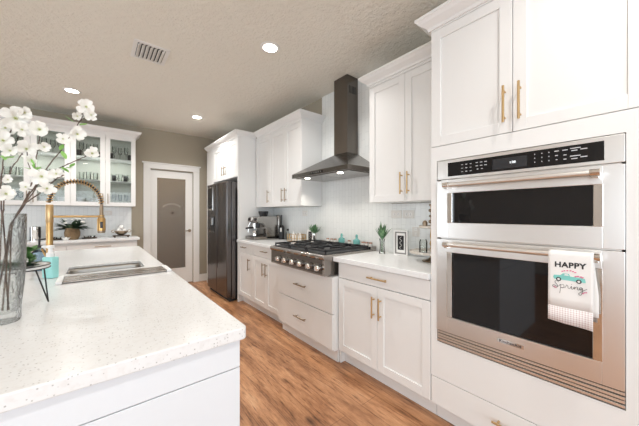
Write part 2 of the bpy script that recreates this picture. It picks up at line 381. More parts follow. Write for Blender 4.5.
mb = MB(); [mb.box(RX0-.1, RX0-.02, y, y+.05, .5, 2.4) for y in (4.1, 4.73, 5.35)]; mb.box(RX0-.1, RX0-.02, 4.1, 5.4, .5, .56); mb.box(RX0-.1, RX0-.02, 4.1, 5.4, 2.34, 2.4); struct(mb.build('added_window_3', 'trim'))  # unseen window, added as the opening for the far side fill
# pantry behind the glazed door
sbox('wall_pantry', 'wall', (0.2, 0.3, BY+.121, 7.0, 0, CZ), (1.9, 2.0, BY+.121, 7.0, 0, CZ), (0.2, 2.0, 7.0, 7.1, 0, CZ))
lp = bpy.data.lights.new('pantry_fill_light', 'POINT'); lp.energy = 14; lp.color = (1, 0.84, 0.62); lp.shadow_soft_size = 0.08  # added unseen lamp, warms the door glass from behind
lo = bpy.data.objects.new('pantry_fill_light', lp); COL.objects.link(lo); lo.location = (1.1, 6.3, 2.6)
# door casing (craftsman head), baseboards
mb = MB(); mb.box(DX0-.105, DX0-.001, BY-.018, BY-.001, 0, 2.10); mb.box(DX1+.001, DX1+.108, BY-.018, BY-.001, 0, 2.10)
mb.box(DX0-.105, DX1+.108, BY-.024, BY-.001, 2.10, 2.185); mb.box(DX0-.125, DX1+.128, BY-.04, BY-.001, 2.185, 2.207)
struct(mb.build('trim_1', 'trim', bevel=0.002))
sbox('baseboard_back', 'trim', (DX1+.11, WX, BY-.016, BY-.001, 0, 0.135), (RX0, DX0-.107, BY-.016, BY-.001, 0, 0.135), bevel=0.003)
sbox('baseboard_right', 'trim', (WX-.016, WX-.001, RY0, -.03, 0, 0.135), bevel=0.003)
# pantry door
DYF = BY+.03
mb = MB(); gx0, gx1, gz0, gz1 = 0.835, 1.308, 0.29, 1.955
for q in ((DX0+.004, gx0, 0.01, DZ-.004), (gx1, DX1-.004, 0.01, DZ-.004), (gx0, gx1, 0.01, gz0), (gx0, gx1, gz1, DZ-.004)): mb.box(q[0], q[1], DYF, DYF+.04, q[2], q[3])
door = struct(mb.build('door_1', 'trim'))
MB().box(gx0, gx1, DYF+.014, DYF+.02, gz0, gz1).build('glass_pane', 'doorglass', door)
mb = MB()
for q in ((gx0-.012, gx0+.004, gz0-.012, gz1+.012), (gx1-.004, gx1+.012, gz0-.012, gz1+.012)): mb.box(q[0], q[1], DYF-.006, DYF+.002, q[2], q[3])
for z in (gz0, gz1): mb.box(gx0, gx1, DYF-.006, DYF+.002, z-.008, z+.008)
mb.build('glazing_bead', 'trim', door, bevel=0.002)
mb = MB(); mb.lathe([(0.028, 0), (0.028, -.012), (0.012, -.016), (0.010, -.05)], (1.375, DYF, 0.985), 16, 'y'); mb.tube([(1.38, DYF-.05, .985), (1.27, DYF-.05, .985)], .009, 10)
mb.build('lever_handle', 'pewter', door, smooth=True)
mb = MB()   # etched design: an arc of dashes above an oval wreath
for i in range(11):
    a = math.radians(155-i*13); x = 1.075+0.15*math.cos(a); z = 1.395+0.09*math.sin(a)
    mb.box(x-.009, x+.009, DYF+.0125, DYF+.0138, z-.016, z+.016)
for i in range(16):
    a = 2*PI*i/16; x = 1.075+0.16*math.cos(a); z = 1.32+0.065*math.sin(a); mb.box(x-.008, x+.008, DYF+.0125, DYF+.0138, z-.006, z+.006)
mb.build('etched_design', 'etch', door)
mb = MB(); mb.lathe([(0.0, 0), (0.022, 0.0), (0.022, .0012), (0.0, .0012)], (1.09, DYF+.0125, 1.32), 14, 'y'); mb.build('etched_cup', 'darkwood', door)

# tile
t = MB(); t.box(WX-.009, WX-.001, .885, 1.616, .914, 1.398); t.box(WX-.009, WX-.001, 1.616, 2.668, .914, CZ-.002); t.box(WX-.009, WX-.001, 2.668, 3.883, .914, 1.398)
tag(t.build('tile_backsplash', 'tileY'), 'pale glass tile backsplash behind the range, running up to the ceiling around the hood', 'backsplash')
t = MB(); t.box(-1.4, .46, BY-.010, BY-.001, .936, 1.418)
tag(t.build('tile_backsplash', 'tileX'), 'pale grey marble tile backsplash beneath the glass-door cabinets on the far wall', 'backsplash')

# ------------------------------------------------------------------ right-hand run
XF = 1.65   # carcass front; doors stand 0.02 proud of it
F = FX(XF)
# tall oven cabinet
tc = thing('oven_cabinet', 'tall white cabinet built around the steel wall ovens, reaching nearly to the ceiling', 'cabinet', (1.94, .44, 0))
mb = MB(); mb.box(XF, WX-.011, .0, .88, .11, .516); mb.box(XF, WX-.011, 0, .88, 1.626, 2.45)
mb.box(XF, WX-.011, .842, .88, .516, 1.626); mb.box(XF, WX-.011, 0, .062, .516, 1.626)
mb.box(XF-.02, XF, 0, .88, .293, .516); mb.box(XF-.02, XF, 0, .88, 1.626, 1.714); mb.box(XF-.02, XF, .842, .88, .516, 1.626); mb.box(XF-.02, XF, 0, .064, .516, 1.626)
mb.box(XF-.02, XF, 0, .88, 2.437, 2.45)
mb.build('carcass', 'white', tc)
for a, c_, hy in ((.446, .88, .479), (.0, .446, .413)):
    d = shaker(F, a, c_, 1.716, 2.436, tc); pull(F, hy, 1.86, .185, True, d)
dr = slab(F, 0, .88, .118, .290, tc); pull(F, .445, .215, .17, False, dr)
MB().box(1.705, 1.72, 0, .88, 0, .11).build('toe_kick', 'white', tc)
mb = MB(); mb.sweep([(1.83, .88), (XF-.02, .88), (XF-.02, 0)][::-1], [(o, z) for o, z in CROWN(2.445)]); mb.build('crown_molding', 'white', tc)

# combination oven
ov = thing('double_wall_oven', 'stainless steel wall oven with a microwave above and black glass windows', 'oven', (1.9, .45, .52))
y0, y1 = .066, .838
mb = MB(); mb.box(XF+.004, 2.18, y0+.01, y1-.01, .53, 1.61); mb.box(1.628, XF+.004, y0, y1, 1.508, 1.622); mb.build('body', 'steel', ov, bevel=.002)
MB().box(1.6255, 1.63, .124, .772, 1.523, 1.604).build('control_panel', 'blackglass', ov)
cp = MB().box(1.6245, 1.626, .385, .535, 1.534, 1.588).build('display', 'display', ov)
text('display_digits', '1:08', .016, 'digits', cp, (1.6243, .445, 1.562), (0, -1, 0), (0, 0, 1))
mb = MB()
def mark(y, z, w=.008, h=.0035): mb.box(1.6249, 1.6256, y-w/2, y+w/2, z-h/2, z+h/2)
for i, y in enumerate((.690, .667, .644)):
    for z in (1.583, 1.563, 1.543): mark(y, z, .010, .005 if i == 1 else .003)
for y in (.612, .590, .568):
    for z in (1.584, 1.566): mark(y, z, .012, .004)
for y in (.608, .586): mark(y, 1.548, .008, .004)
for y in (.355, .328, .302):
    for z in (1.586, 1.567, 1.548): mark(y, z, .003, .005)
for y, z, w in ((.275, 1.587, .016), (.275, 1.567, .010), (.275, 1.548, .006), (.246, 1.587, .018), (.246, 1.565, .010), (.246, 1.546, .010), (.212, 1.590, .034), (.215, 1.580, .02), (.212, 1.556, .034), (.215, 1.544, .02), (.185, 1.582, .022), (.185, 1.548, .022)): mark(y, z, w, .004)
mb.build('printed_marking', 'print', ov)
# doors with recessed windows
def oven_door(z0, z1, wz0, wz1, wy0, wy1, name):
    mb = MB(); xa, xb = 1.622, XF+.002
    mb.box(xa, xb, y0, wy0, z0, z1); mb.box(xa, xb, wy1, y1, z0, z1); mb.box(xa, xb, wy0, wy1, z0, wz0); mb.box(xa, xb, wy0, wy1, wz1, z1)
    d = mb.build(name, 'steel', ov, bevel=.0015)
    MB().box(1.633, 1.640, wy0+.001, wy1-.001, wz0+.001, wz1-.001).build('window_glass', 'blackglass', d)
    for a, c_, e, g_ in ((wy0-.002, wy0+.028, wz0, wz1), (wy1-.028, wy1+.002, wz0, wz1)): MB().box(1.6195, 1.634, a, c_, e, g_).build('window_trim', 'chrome', d, bevel=.002)
    return d
def oven_handle(z, d):
    mb = MB(); mb.tube([(1.567, .132, z), (1.567, .770, z)], .0125, 16); 
    mb.build('handle', 'steel', d, smooth=True)
    for y in (.146, .757):
        q = MB(); q.tube([(1.567, y-.016, z), (1.567, y+.016, z)], .0155, 16); q.box(1.565, 1.6215, y-.011, y+.011, z-.022, z+.006); q.build('handle_bracket', 'chrome', d, bevel=.002)
mwd = oven_door(1.157, 1.500, 1.248, 1.424, .128, .772, 'microwave_door'); oven_handle(1.468, mwd)
ovd = oven_door(.592, 1.149, .686, 1.072, .130, .775, 'oven_door'); oven_handle(1.124, ovd)
# badge
bd = MB().box(1.6185, 1.622, .396, .512, .634, .655).build('badge', 'chrome', ovd, bevel=.001)
text('badge_lettering', 'KitchenAid', .0195, 'ink', bd, (1.6183, .454, .6445), (0, -1, 0), (0, 0, 1), bold=.0004, spacing=1.08)
# lower vent trim
mb = MB()
for i in range(4): mb.box(1.626+.003*(i % 2), XF+.003, y0, y1, .524+i*.0165, .536+i*.0165)
mb.build('vent_trim', 'steel', ov, bevel=.001)
MB().box(1.634, XF+.003, y0+.002, y1-.002, .5215, .590).build('vent_recess_shade', 'darkgap', ov)  # dark slab painted as the shade between the trim strips

# tea towel over the lower handle
tw = thing('tea_towel', 'white spring tea towel printed with a teal truck, hung over the oven handle', 'towel', (1.55, .22, .82))
def towel_x(y, front): return 0.0022*math.sin((y-.15)*55)
rows = []; ys = [.148+.142*i/14 for i in range(15)]
prof = [(1.5490, z) for z in (.826, .86, .90, .94, .98, 1.02, 1.06, 1.10, 1.122)] + [(1.567-.0180*math.cos(a), 1.124+.0175*math.sin(a)) for a in (.35, .8, 1.2, 1.57, 1.95, 2.4, 2.8)] + [(1.5850, z) for z in (1.118, 1.08, 1.02, .96, .90, .875)]
for i, (x, z) in enumerate(prof):
    k = max(0, (1.09-z)/.25) if z < 1.09 else 0
    rows.append([(x+k*towel_x(y, 1), y+(k*.0015 if i < 9 else -.012*min(1, k*2)), z+(.010*k*(y-.15)/.14 if i == 0 else 0)) for y in ys])
mb = MB(); mb.quadstrip(rows[2:]); clothp = mb.build('cloth', 'cloth', tw, smooth=True, solid=.0016)
mb = MB(); mb.quadstrip([[(x-.0002, y, z) for x, y, z in r] for r in rows[:3]]); mb.build('checked_border', 'gingham', tw, smooth=True, solid=.0016)
TX = 1.5476
def tp(w, h): return (TX, .219-w, .98+h)       # w to the viewer's right, h up
text('happy_lettering', 'HAPPY', .031, 'ink', tw, (TX, .2195, 1.082), (0, -1, 0.02), (0, 0, 1), depth=.0003, bold=.0011, spacing=1.08)
def strokes(polys, r, name, m):
    mb = MB()
    for q in polys: mb.tube([tp(*p) for p in q], r, 6)
    return mb.build(name, m, tw, smooth=True)
def flat(poly, name, m, parent=tw, dx=0.0):
    mb = MB(); mb.prism([(.219-w, .98+h) for w, h in poly], TX-.0004-dx, TX+.0005, 'yz'); return mb.build(name, m, parent)
s = []   # the word Spring in a looping hand
def cur(pts, n=5):
    out = []; P_ = [pts[0]]+pts+[pts[-1]]
    for i in range(1, len(P_)-2):
        for k in range(n):
            t_ = k/n; p0, p1, p2, p3 = P_[i-1:i+3]
            out.append(tuple(0.5*((2*p1[j])+(-p0[j]+p2[j])*t_+(2*p0[j]-5*p1[j]+4*p2[j]-p3[j])*t_**2+(-p0[j]+3*p1[j]-3*p2[j]+p3[j])*t_**3) for j in (0, 1)))
    out.append(pts[-1]); return out
sp = [cur([(-.034, .030), (-.041, .034), (-.046, .027), (-.040, .018), (-.037, .010), (-.044, .003), (-.053, .008), (-.050, .014), (-.036, .010), (-.028, .020), (-.030, -.012), (-.031, -.018)]),
      cur([(-.028, .016), (-.021, .021), (-.017, .013), (-.022, .006), (-.027, .008), (-.014, .010), (-.010, .021), (-.006, .018), (-.005, .009), (.000, .008), (.005, .019), (.005, .008), (.010, .008), (.013, .018), (.014, .008), (.017, .017), (.022, .018), (.023, .008), (.028, .009), (.036, .018), (.030, .018), (.028, .011), (.034, .009), (.037, .017), (.036, -.004), (.031, -.013), (.026, -.008), (.036, .004), (.050, .016)])]
strokes([[(w*1.05, h*1.0-.003) for w, h in q] for q in sp], .0008, 'spring_lettering', 'ink')
MB().ball(tp(.006, .024), .0012, 6).build('letter_dot', 'ink', tw)
flat([(-.054, .045), (-.052, .055), (-.030, .057), (-.022, .066), (-.003, .066), (.001, .056), (.045, .054), (.049, .041), (.048, .037), (-.050, .038)], 'truck_body', 'teal')
flat([(-.019, .058), (-.015, .0635), (-.006, .0635), (-.003, .058)], 'truck_window', 'cloth', dx=.0002)
for w in (-.036, .028):
    mb = MB(); mb.lathe([(.0, -.0009), (.0085, -.0009), (.0085, .0005), (.0, .0005)], tp(w, .039), 18, 'x'); wh = mb.build('truck_wheel', 'ink', tw)
    mb = MB(); mb.lathe([(.0, -.0012), (.0045, -.0012), (.0045, 0), (0, 0)], tp(w, .039), 14, 'x'); mb.build('wheel_hub', 'cloth', wh)
def hearts(pts, r, name):
    for w, h in pts:
        mb = MB(); mb.lathe([(.0, -.0006), (r, -.0006), (r, .0004), (0, .0004)], tp(w-r*.5, h), 8, 'x'); mb.lathe([(.0, -.0006), (r, -.0006), (r, .0004), (0, .0004)], tp(w+r*.6, h+r*.3), 8, 'x'); mb.build(name, 'pink', tw)
hearts([(-.024, .074), (-.017, .077), (-.008, .079), (.002, .080), (.010, .078), (.017, .075)], .0022, 'heart_print')
hearts([(.018, .058), (.025, .060), (.033, .059), (.039, .057)], .0024, 'flower_print')
hearts([(-.050, .004), (-.045, .000), (.044, -.004), (.050, -.002), (.040, -.008)], .0019, 'sprig_print')

# upper cabinet right of the hood
FU = FX(1.93)
ur = thing('upper_cabinet', 'white two-door wall cabinet between the range hood and the oven cabinet', 'cabinet', (2.08, 1.25, 1.4))
MB().box(1.93, WX-.011, .883, 1.618, 1.402, 2.46).build('carcass', 'white', ur)
for a, c_, hy in ((1.252, 1.618, 1.277), (.885, 1.252, 1.214)):
    d = shaker(FU, a, c_, 1.402, 2.43, ur); pull(FU, hy, 1.548, .175, True, d)
mb = MB(); mb.box(1.91, 1.93, .885, 1.618, 2.432, 2.46); mb.build('frieze', 'white', ur)
mb = MB(); mb.sweep([(WX-.012, 1.618), (1.91, 1.618), (1.91, .884)][::-1], CROWN(2.452)); mb.build('crown_molding', 'white', ur)
# upper cabinets left of the hood
ul = thing('upper_cabinet', 'white three-door wall cabinet between the fridge and the range hood', 'cabinet', (2.08, 3.27, 1.4))
MB().box(1.93, WX-.011, 2.668, 3.880, 1.402, 2.46).build('carcass', 'white', ul)
for a, c_, hy in ((3.422, 3.878, 3.465), (3.040, 3.420, 3.083), (2.668, 3.040, 3.003)):
    d = shaker(FU, a, c_, 1.402, 2.42, ul); pull(FU, hy, 1.548, .175, True, d, m='pewter')
MB().box(1.91, 1.93, 2.668, 3.880, 2.422, 2.46).build('frieze', 'white', ul)
mb = MB(); mb.sweep([(1.91, 3.812), (1.91, 2.668), (WX-.012, 2.668)][::-1], [(o, z) for o, z in CROWN(2.452)])
mb.build('crown_molding', 'white', ul)

# base cabinet right of range
br_ = thing('base_cabinet', 'white base cabinet with one wide drawer over two doors, beside the oven cabinet', 'cabinet', (1.94, 1.3, 0))
MB().box(XF, WX-.011, .883, 1.736, .11, .885).build('carcass', 'white', br_)
dr = slab(F, .883, 1.727, .752, .880, br_); pull(F, 1.292, .815, .18, False, dr)
for a, c_, hy in ((1.306, 1.727, 1.333), (.883, 1.306, 1.270)):
    d = shaker(F, a, c_, .122, .748, br_); pull(F, hy, .598, .16, True, d)
MB().box(1.705, 1.72, .883, 1.738, 0, .11).build('toe_kick', 'white', br_)
MB().box(1.655, 1.704, 1.722, 1.738, 0, .11).build('toe_return', 'white', br_)
# range base
rb = thing('range_base_cabinet', 'white two-drawer cabinet under the rangetop, set forward of its neighbours', 'cabinet', (1.9, 2.2, 0))
MB().box(1.592, WX-.011, 1.740, 2.668, .11, .755).build('carcass', 'white', rb)
FB = FX(1.592)
for z0, z1, hz in ((.432, .753, .598), (.122, .428, .277)):
    d = slab(FB, 1.742, 2.640, z0, z1, rb); pull(FB, 2.20, hz, .19, False, d, m='pewter')
MB().box(1.64, 1.66, 1.745, 2.66, 0, .11).build('toe_kick', 'white', rb)
# left base
bl = thing('base_cabinet', 'white base cabinet with two drawers over three doors, between fridge and rangetop', 'cabinet', (1.94, 3.3, 0))
MB().box(XF, WX-.011, 2.690, 3.880, .11, .885).build('carcass', 'white', bl)
for a, c_ in ((3.400, 3.880), (2.690, 3.396)):
    dr = slab(F, a, c_, .752, .880, bl); pull(F, 3.66 if a > 3 else 3.056, .828, .15, False, dr, m='pewter')
for a, c_, hy in ((3.400, 3.880, 3.495), (3.036, 3.396, 3.08), (2.690, 3.036, 3.000)):
    d = shaker(F, a, c_, .122, .748, bl); pull(F, hy, .605, .16, True, d, m='pewter')
MB().box(1.705, 1.72, 2.690, 3.880, 0, .11).build('toe_kick', 'white', bl)
# countertops
MB_ = MB().box(1.603, WX-.011, .884, 1.768, .886, .926); tag(MB_.build('countertop', 'quartz', bevel=.004), 'white quartz countertop between the rangetop and the oven cabinet', 'countertop')
MB_ = MB().box(1.603, WX-.011, 2.690, 3.882, .886, .926); tag(MB_.build('countertop', 'quartz', bevel=.004), 'white quartz countertop between the fridge panel and the rangetop', 'countertop')

# rangetop
rt = thing('rangetop', 'six-knob stainless steel gas rangetop with black cast-iron grates', 'cooktop', (1.86, 2.23, .76))
ra, rc = 1.772, 2.686
mb = MB(); mb.prism([(1.508, .764), (1.508, .900), (1.498, .912), (1.490, .925), (1.494, .940), (1.506, .947), (2.20, .947), (2.20, .764)], ra, rc, 'xz')
mb.build('body', 'rangesteel', rt, bevel=.002)
MB().box(1.5055, 1.5085, ra+.03, rc-.012, .778, .898).build('control_fascia', 'hoodsteel', rt)
for y in (1.832, 1.958, 2.092, 2.222, 2.362, 2.492):
    mb = MB(); mb.lathe([(.0305, 0), (.0305, -.006), (.024, -.008)], (1.5055, y, .832), 20, 'x'); mb.build('knob_ring', 'blacksteel', rt, smooth=True)
    mb = MB(); mb.lathe([(.024, -.006), (.0255, -.018), (.0245, -.040), (.021, -.046), (0, -.046)], (1.5055, y, .832), 20, 'x')
    mb.box(1.5055-.058, 1.5055-.044, y-.005, y+.005, .812, .852)
    mb.build('knob', 'chrome', rt, smooth=True)
mb = MB().box(1.53, 2.12, ra+.02, rc-.02, .947, .9505); mb.build('burner_pan', 'iron', rt)
mb = MB(); mb.box(2.115, 2.205, ra+.002, rc-.002, .947, .972); mb.build('rear_ledge', 'rangesteel', rt, bevel=.002)
for i in range(3):
    a = ra+.022+i*.290; c_ = a+.285; xs, xe = 1.54, 2.105; zt = .984; mb = MB()
    for y in (a, c_-.012): mb.box(xs, xe, y, y+.012, zt-.016, zt)
    for x in (xs, (xs+xe)/2-.006, xe-.012): mb.box(x, x+.012, a, c_, zt-.016, zt)
    for x in (xs+.14, xe-.14):
        mb.box(x-.006, x+.006, a+.012, a+.10, zt-.014, zt+.002); mb.box(x-.006, x+.006, c_-.10, c_-.012, zt-.014, zt+.002)
        ym = (a+c_)/2; mb.box(x-.13, x-.045, ym-.006, ym+.006, zt-.014, zt+.002); mb.box(x+.045, x+.13, ym-.006, ym+.006, zt-.014, zt+.002)
    for x in (xs, xe-.014):
        for y in (a, c_-.014): mb.box(x, x+.014, y, y+.014, .9505, zt-.01)
    mb.build('grate', 'iron', rt, bevel=.0015)
    for x in (xs+.14, xe-.14):
        ym = (a+c_)/2
        mb = MB(); mb.lathe([(.048, .9505), (.048, .958), (.036, .962), (.036, .968), (.030, .972), (0, .973)], (x, ym, 0), 20); mb.build('burner', 'iron', rt, smooth=True)

# range hood
hd = thing('range_hood', 'stainless steel pyramid range hood with a tall chimney above the rangetop', 'range hood', (2.0, 2.19, 1.7))
hx, ha, hc, hz = 1.755, 1.738, 2.642, 1.708
mb = MB(); b_ = mb.bm
base = [(hx, ha), (WX-.012, ha), (WX-.012, hc), (hx, hc)]; top = [(2.062, 2.050), (WX-.012, 2.050), (WX-.012, 2.256), (2.062, 2.256)]
v0 = [b_.verts.new((x, y, hz)) for x, y in base]; v1 = [b_.verts.new((x, y, hz+.045)) for x, y in base]; v2 = [b_.verts.new((x, y, 1.958)) for x, y in top]
for a, c_ in ((v0, v1), (v1, v2)):
    for k in range(4): b_.faces.new((a[k], a[(k+1) % 4], c_[(k+1) % 4], c_[k]))
b_.faces.new(v2); b_.faces.new(v0[::-1]); mb.build('canopy', 'hoodsteel', hd, bevel=.002)
MB().box(2.062, WX-.012, 2.050, 2.256, 1.958, CZ-.002).build('chimney', 'hoodsteel', hd, bevel=.001)
mb = MB()
for i in range(5): mb.box(2.0615+.03+i*.022, 2.07+.03+i*.022, 2.0485, 2.0502, 2.60, 2.68)
mb.build('chimney_vent', 'darkgap', hd)  # dark slips painted as the shade inside the slots
mb = MB(); mb.box(hx+.04, WX-.03, ha+.03, (ha+hc)/2-.004, hz-.006, hz-.0005); mb.box(hx+.04, WX-.03, (ha+hc)/2+.004, hc-.03, hz-.006, hz-.0005)
mb.build('baffle_filter', 'rangesteel', hd)
for y in (1.925, 2.455):
    mb = MB(); mb.lathe([(0, hz-.010), (.028, hz-.010), (.030, hz-.006), (0, hz-.006)], (1.84, y, 0), 18); mb.build('hood_lamp', 'lamp', hd)
    l = bpy.data.lights.new('hood_lamp_light', 'SPOT'); l.energy = 9; l.spot_size = 2.2; l.spot_blend = .6; l.color = (1, .92, .82); l.shadow_soft_size = .03
    o = bpy.data.objects.new('hood_lamp_light', l); COL.objects.link(o); o.parent = hd; o.location = Vector((1.84, y, hz-.013))-hd.location
mb = MB(); mb.box(hx-.0015, hx, 2.09, 2.29, hz+.012, hz+.033); cpn = mb.build('control_strip', 'blackglass', hd)
for i in range(5):
    mb = MB(); mb.tube([(hx-.004, 2.115+.0375*i, hz+.0225), (hx-.001, 2.115+.0375*i, hz+.0225)], .006, 12); mb.build('control_button', 'chrome', cpn)

# fridge cabinet surround
fc = thing('fridge_cabinet', 'white cabinet surround with two high doors enclosing the black fridge', 'cabinet', (1.94, 4.6, 0))
mb = MB(); mb.box(XF-.02, WX-.011, 3.885, 3.912, 0, 2.46); mb.box(XF, WX-.011, 3.912, 4.975, 1.86, 2.46); mb.box(XF-.02, WX-.011, 4.980, 5.36, 0, 2.46)
mb.box(XF-.02, XF, 3.912, 4.98, 2.425, 2.46)
mb.build('carcass', 'white', fc)
for a, c_, hy in ((3.914, 4.445, 4.392), (4.447, 4.978, 4.50)):
    d = shaker(F, a, c_, 1.862, 2.422, fc); pull(F, hy, 2.0, .15, True, d, m='pewter')
mb = MB(); mb.sweep([(XF-.02, 5.29), (XF-.02, 3.885), (1.91, 3.885)][::-1], CROWN(2.452)); mb.build('crown_molding', 'white', fc)
# fridge
fr = thing('refrigerator', 'black stainless side-by-side refrigerator with a screen in its left door', 'refrigerator', (1.85, 4.4, 0))
MB().box(1.56, 2.20, 3.955, 4.850, .03, 1.785).build('body', 'blacksteel', fr, bevel=.004)
MB().box(1.53, 1.60, 3.965, 4.840, .0, .06).build('kick_grille', 'darkgap', fr)
rd = MB().box(1.482, 1.556, 3.955, 4.388, .065, 1.79).build('right_door', 'blacksteel', fr, bevel=.01)
ld = MB().box(1.482, 1.556, 4.398, 4.850, .065, 1.79).build('left_door', 'blacksteel', fr, bevel=.01)
mb = MB(); mb.box(1.476, 1.483, 4.358, 4.386, .45, 1.70); mb.build('handle', 'blacksteel', rd, bevel=.002)
mb = MB(); mb.box(1.476, 1.483, 4.400, 4.428, .45, 1.70); mb.build('handle', 'blacksteel', ld, bevel=.002)
mb = MB(); mb.box(1.472, 1.482, 4.56, 4.80, 1.36, 1.74); sc_ = mb.build('screen_frame', 'chrome', ld, bevel=.002)
MB().box(1.470, 1.4725, 4.572, 4.788, 1.385, 1.725).build('touch_screen', 'blackglass', sc_)
mb = MB(); mb.box(1.474, 1.482, 4.49, 4.70, 1.0, 1.25); dp = mb.build('dispenser', 'blackplastic', ld, bevel=.002)
mb = MB(); mb.box(1.462, 1.474, 4.50, 4.69, 1.0, 1.012); mb.box(1.464, 1.474, 4.575, 4.615, 1.12, 1.235); mb.build('dispenser_tray', 'chrome', dp)

# ------------------------------------------------------------------ ceiling fixtures
def downlight(x, y, label, power=19):
    t = thing('ceiling_light', label, 'ceiling light', (x, y, CZ), group='recessed ceiling lights')
    mb = MB(); mb.lathe([(.062, -.001), (.062, -.006), (.084, -.006), (.088, -.001)], (x, y, CZ), 32, close=True); mb.build('trim_ring', 'trim', t, smooth=True)
    mb = MB(); mb.lathe([(0, -.004), (.061, -.004), (.061, -.001), (0, -.001)], (x, y, CZ), 32); mb.build('lens', 'lamp', t)
    l = bpy.data.lights.new('downlight', 'AREA'); l.shape = 'DISK'; l.size = .11; l.energy = power; l.color = (1, .965, .93); l.spread = 2.4
    o = bpy.data.objects.new('downlight', l); COL.objects.link(o); o.parent = t; o.location = (0, 0, -.012)
downlight(1.205, 2.165, 'recessed ceiling light nearest the range hood', 13)
downlight(-.224, 4.435, 'recessed ceiling light in front of the glass-door cabinets', 12)
downlight(1.20, 4.43, 'recessed ceiling light in front of the fridge', 13)
downlight(-.224, -.1, 'added unseen ceiling light above the near end of the island', 7)  # this and the next two are added to brighten island and foreground
downlight(-1.65, 2.165, 'added unseen ceiling light beyond the far side of the island', 8)
downlight(1.205, -.1, 'added unseen ceiling light in front of the wall oven', 7)
vt = thing('ceiling_vent', 'white slatted air vent in the ceiling', 'vent', (.385, 2.93, CZ))
mb = MB(); vx0, vx1, vy0, vy1 = .25, .525, 2.78, 3.10
mb.box(vx0, vx1, vy0, vy0+.03, CZ-.008, CZ-.001); mb.box(vx0, vx1, vy1-.03, vy1, CZ-.008, CZ-.001); mb.box(vx0, vx0+.03, vy0+.03, vy1-.03, CZ-.008, CZ-.001); mb.box(vx1-.03, vx1, vy0+.03, vy1-.03, CZ-.008, CZ-.001)
mb.build('frame', 'trim', vt)
MB().box(vx0+.03, vx1-.03, vy0+.03, vy1-.03, CZ-.002, CZ-.001).build('duct_shade_sheet', 'darkgap', vt)  # dark sheet painted as the shade inside the duct
for i in range(7):
    mb = MB(); x = vx0+.045+i*.0305; mb.box(-.015, .015, vy0+.028, vy1-.028, -.0012, .0012, Matrix.Translation((x, 0, CZ-.012)) @ Matrix.Rotation(-.6, 4, 'Y')); mb.build('louvre', 'trim', vt)

# ------------------------------------------------------------------ rear built-in
FR = FY(5.22)
gc = thing('glass_door_cabinet', 'white wall cabinet with four glazed doors displaying glassware on the far wall', 'cabinet', (-.2, 5.4, 1.42))
gX = [-1.02, -.672, -.280, .108, .488]; z0, z1 = 1.42, 2.51
mb = MB(); mb.box(gX[0], gX[-1], 5.222, BY-.011, z0, z0+.018); mb.box(gX[0], gX[-1], 5.222, BY-.011, z1-.018, z1); MB().box(gX[0]+.018, gX[-1]-.018, BY-.030, BY-.0255, z0+.018, z1-.018).build('back_panel', 'inner', gc); mb.box(gX[0], gX[-1], BY-.025, BY-.011, z0, z1)
for x in (gX[0], gX[2]-.009, gX[-1]-.018): mb.box(x, x+.018, 5.222, BY-.011, z0, z1)
mb.box(gX[0], gX[-1], 5.20, 5.222, z1-.012, z1+.010)
mb.build('carcass', 'white', gc)
for z in (1.795, 2.135):
    for a, c_ in ((gX[0]+.019, gX[2]-.010), (gX[2]+.010, gX[-1]-.019)): MB().box(a, c_, 5.25, BY-.031, z, z+.014).build('shelf', 'white', gc)
for i in range(4):
    a, c_ = gX[i]+.002, gX[i+1]-.002; st = .058; mb = MB(); f_ = FY(5.222)
    fbox(mb, f_, a, a+st, 0, .02, z0, z1-.012); fbox(mb, f_, c_-st, c_, 0, .02, z0, z1-.012); fbox(mb, f_, a+st, c_-st, 0, .02, z0, z0+st); fbox(mb, f_, a+st, c_-st, 0, .02, z1-.012-st, z1-.012)
    d = mb.build('door', 'white', gc, bevel=.0015)
    MB().box(a+st-.002, c_-st+.002, 5.212, 5.216, z0+st-.002, z1-.010-st).build('glass_pane', 'pane', d)
    pull(f_, (c_-.028) if i % 2 == 0 else (a+.028), 1.53, .15, True, d, m='pewter', r=.005)
mb = MB(); mb.sweep([(gX[-1], BY-.012), (gX[-1], 5.20), (gX[0], 5.20)], [(o, z) for o, z in CROWN(2.515)]); mb.build('crown_molding', 'white', gc)
for x0_, x1_ in ((gX[0]+.05, gX[2]-.05), (gX[2]+.05, gX[-1]-.05)):
    for z_, p_ in ((2.130, 2.4), (1.790, .6), (2.485, .5)):
        l = bpy.data.lights.new('shelf_light', 'AREA'); l.shape = 'RECTANGLE'; l.size = x1_-x0_; l.size_y = .02; l.energy = p_; l.color = (.97, .98, 1)
        o = bpy.data.objects.new('shelf_light', l); COL.objects.link(o); o.parent = gc; o.location = Vector(((x0_+x1_)/2, 5.30, z_))-gc.location
# glassware
def glass_tumbler(h, r):
    mb = MB(); mb.lathe([(0, 0), (r*.8, 0), (r, h), (r-.002, h), (r*.78, .006), (0, .006)], (0, 0, 0), 12)
    return mb
def wine_glass(h, r):
    mb = MB(); mb.lathe([(0, 0), (r*.85, 0), (r*.85, .003), (.004, .006), (.004, h*.42), (r*.6, h*.5), (r, h*.68), (r*.85, h), (r*.82, h), (r*.95, h*.68), (.004, h*.47), (0, h*.47)], (0, 0, 0), 12)
    return mb
protos = {}
def put_glass(kind, x, y, z, label, h=.12, r=.033):
    key = (kind, h, r)
    if key not in protos:
        o = (glass_tumbler if kind == 'tumbler' else wine_glass)(h, r).build('drinking_glass' if kind == 'tumbler' else 'wine_glass', 'tumbler', None, smooth=True); protos[key] = o
    else: o = protos[key].copy(); COL.objects.link(o)
    o.location = (x, y, z); tag(o, label, 'glass', 'glassware in the far wall cabinet')
    return o
sh = [1.4385, 1.8095, 2.1495]
shn = ['bottom shelf', 'middle shelf', 'top shelf']; bayn = ['leftmost', 'second', 'third', 'rightmost']
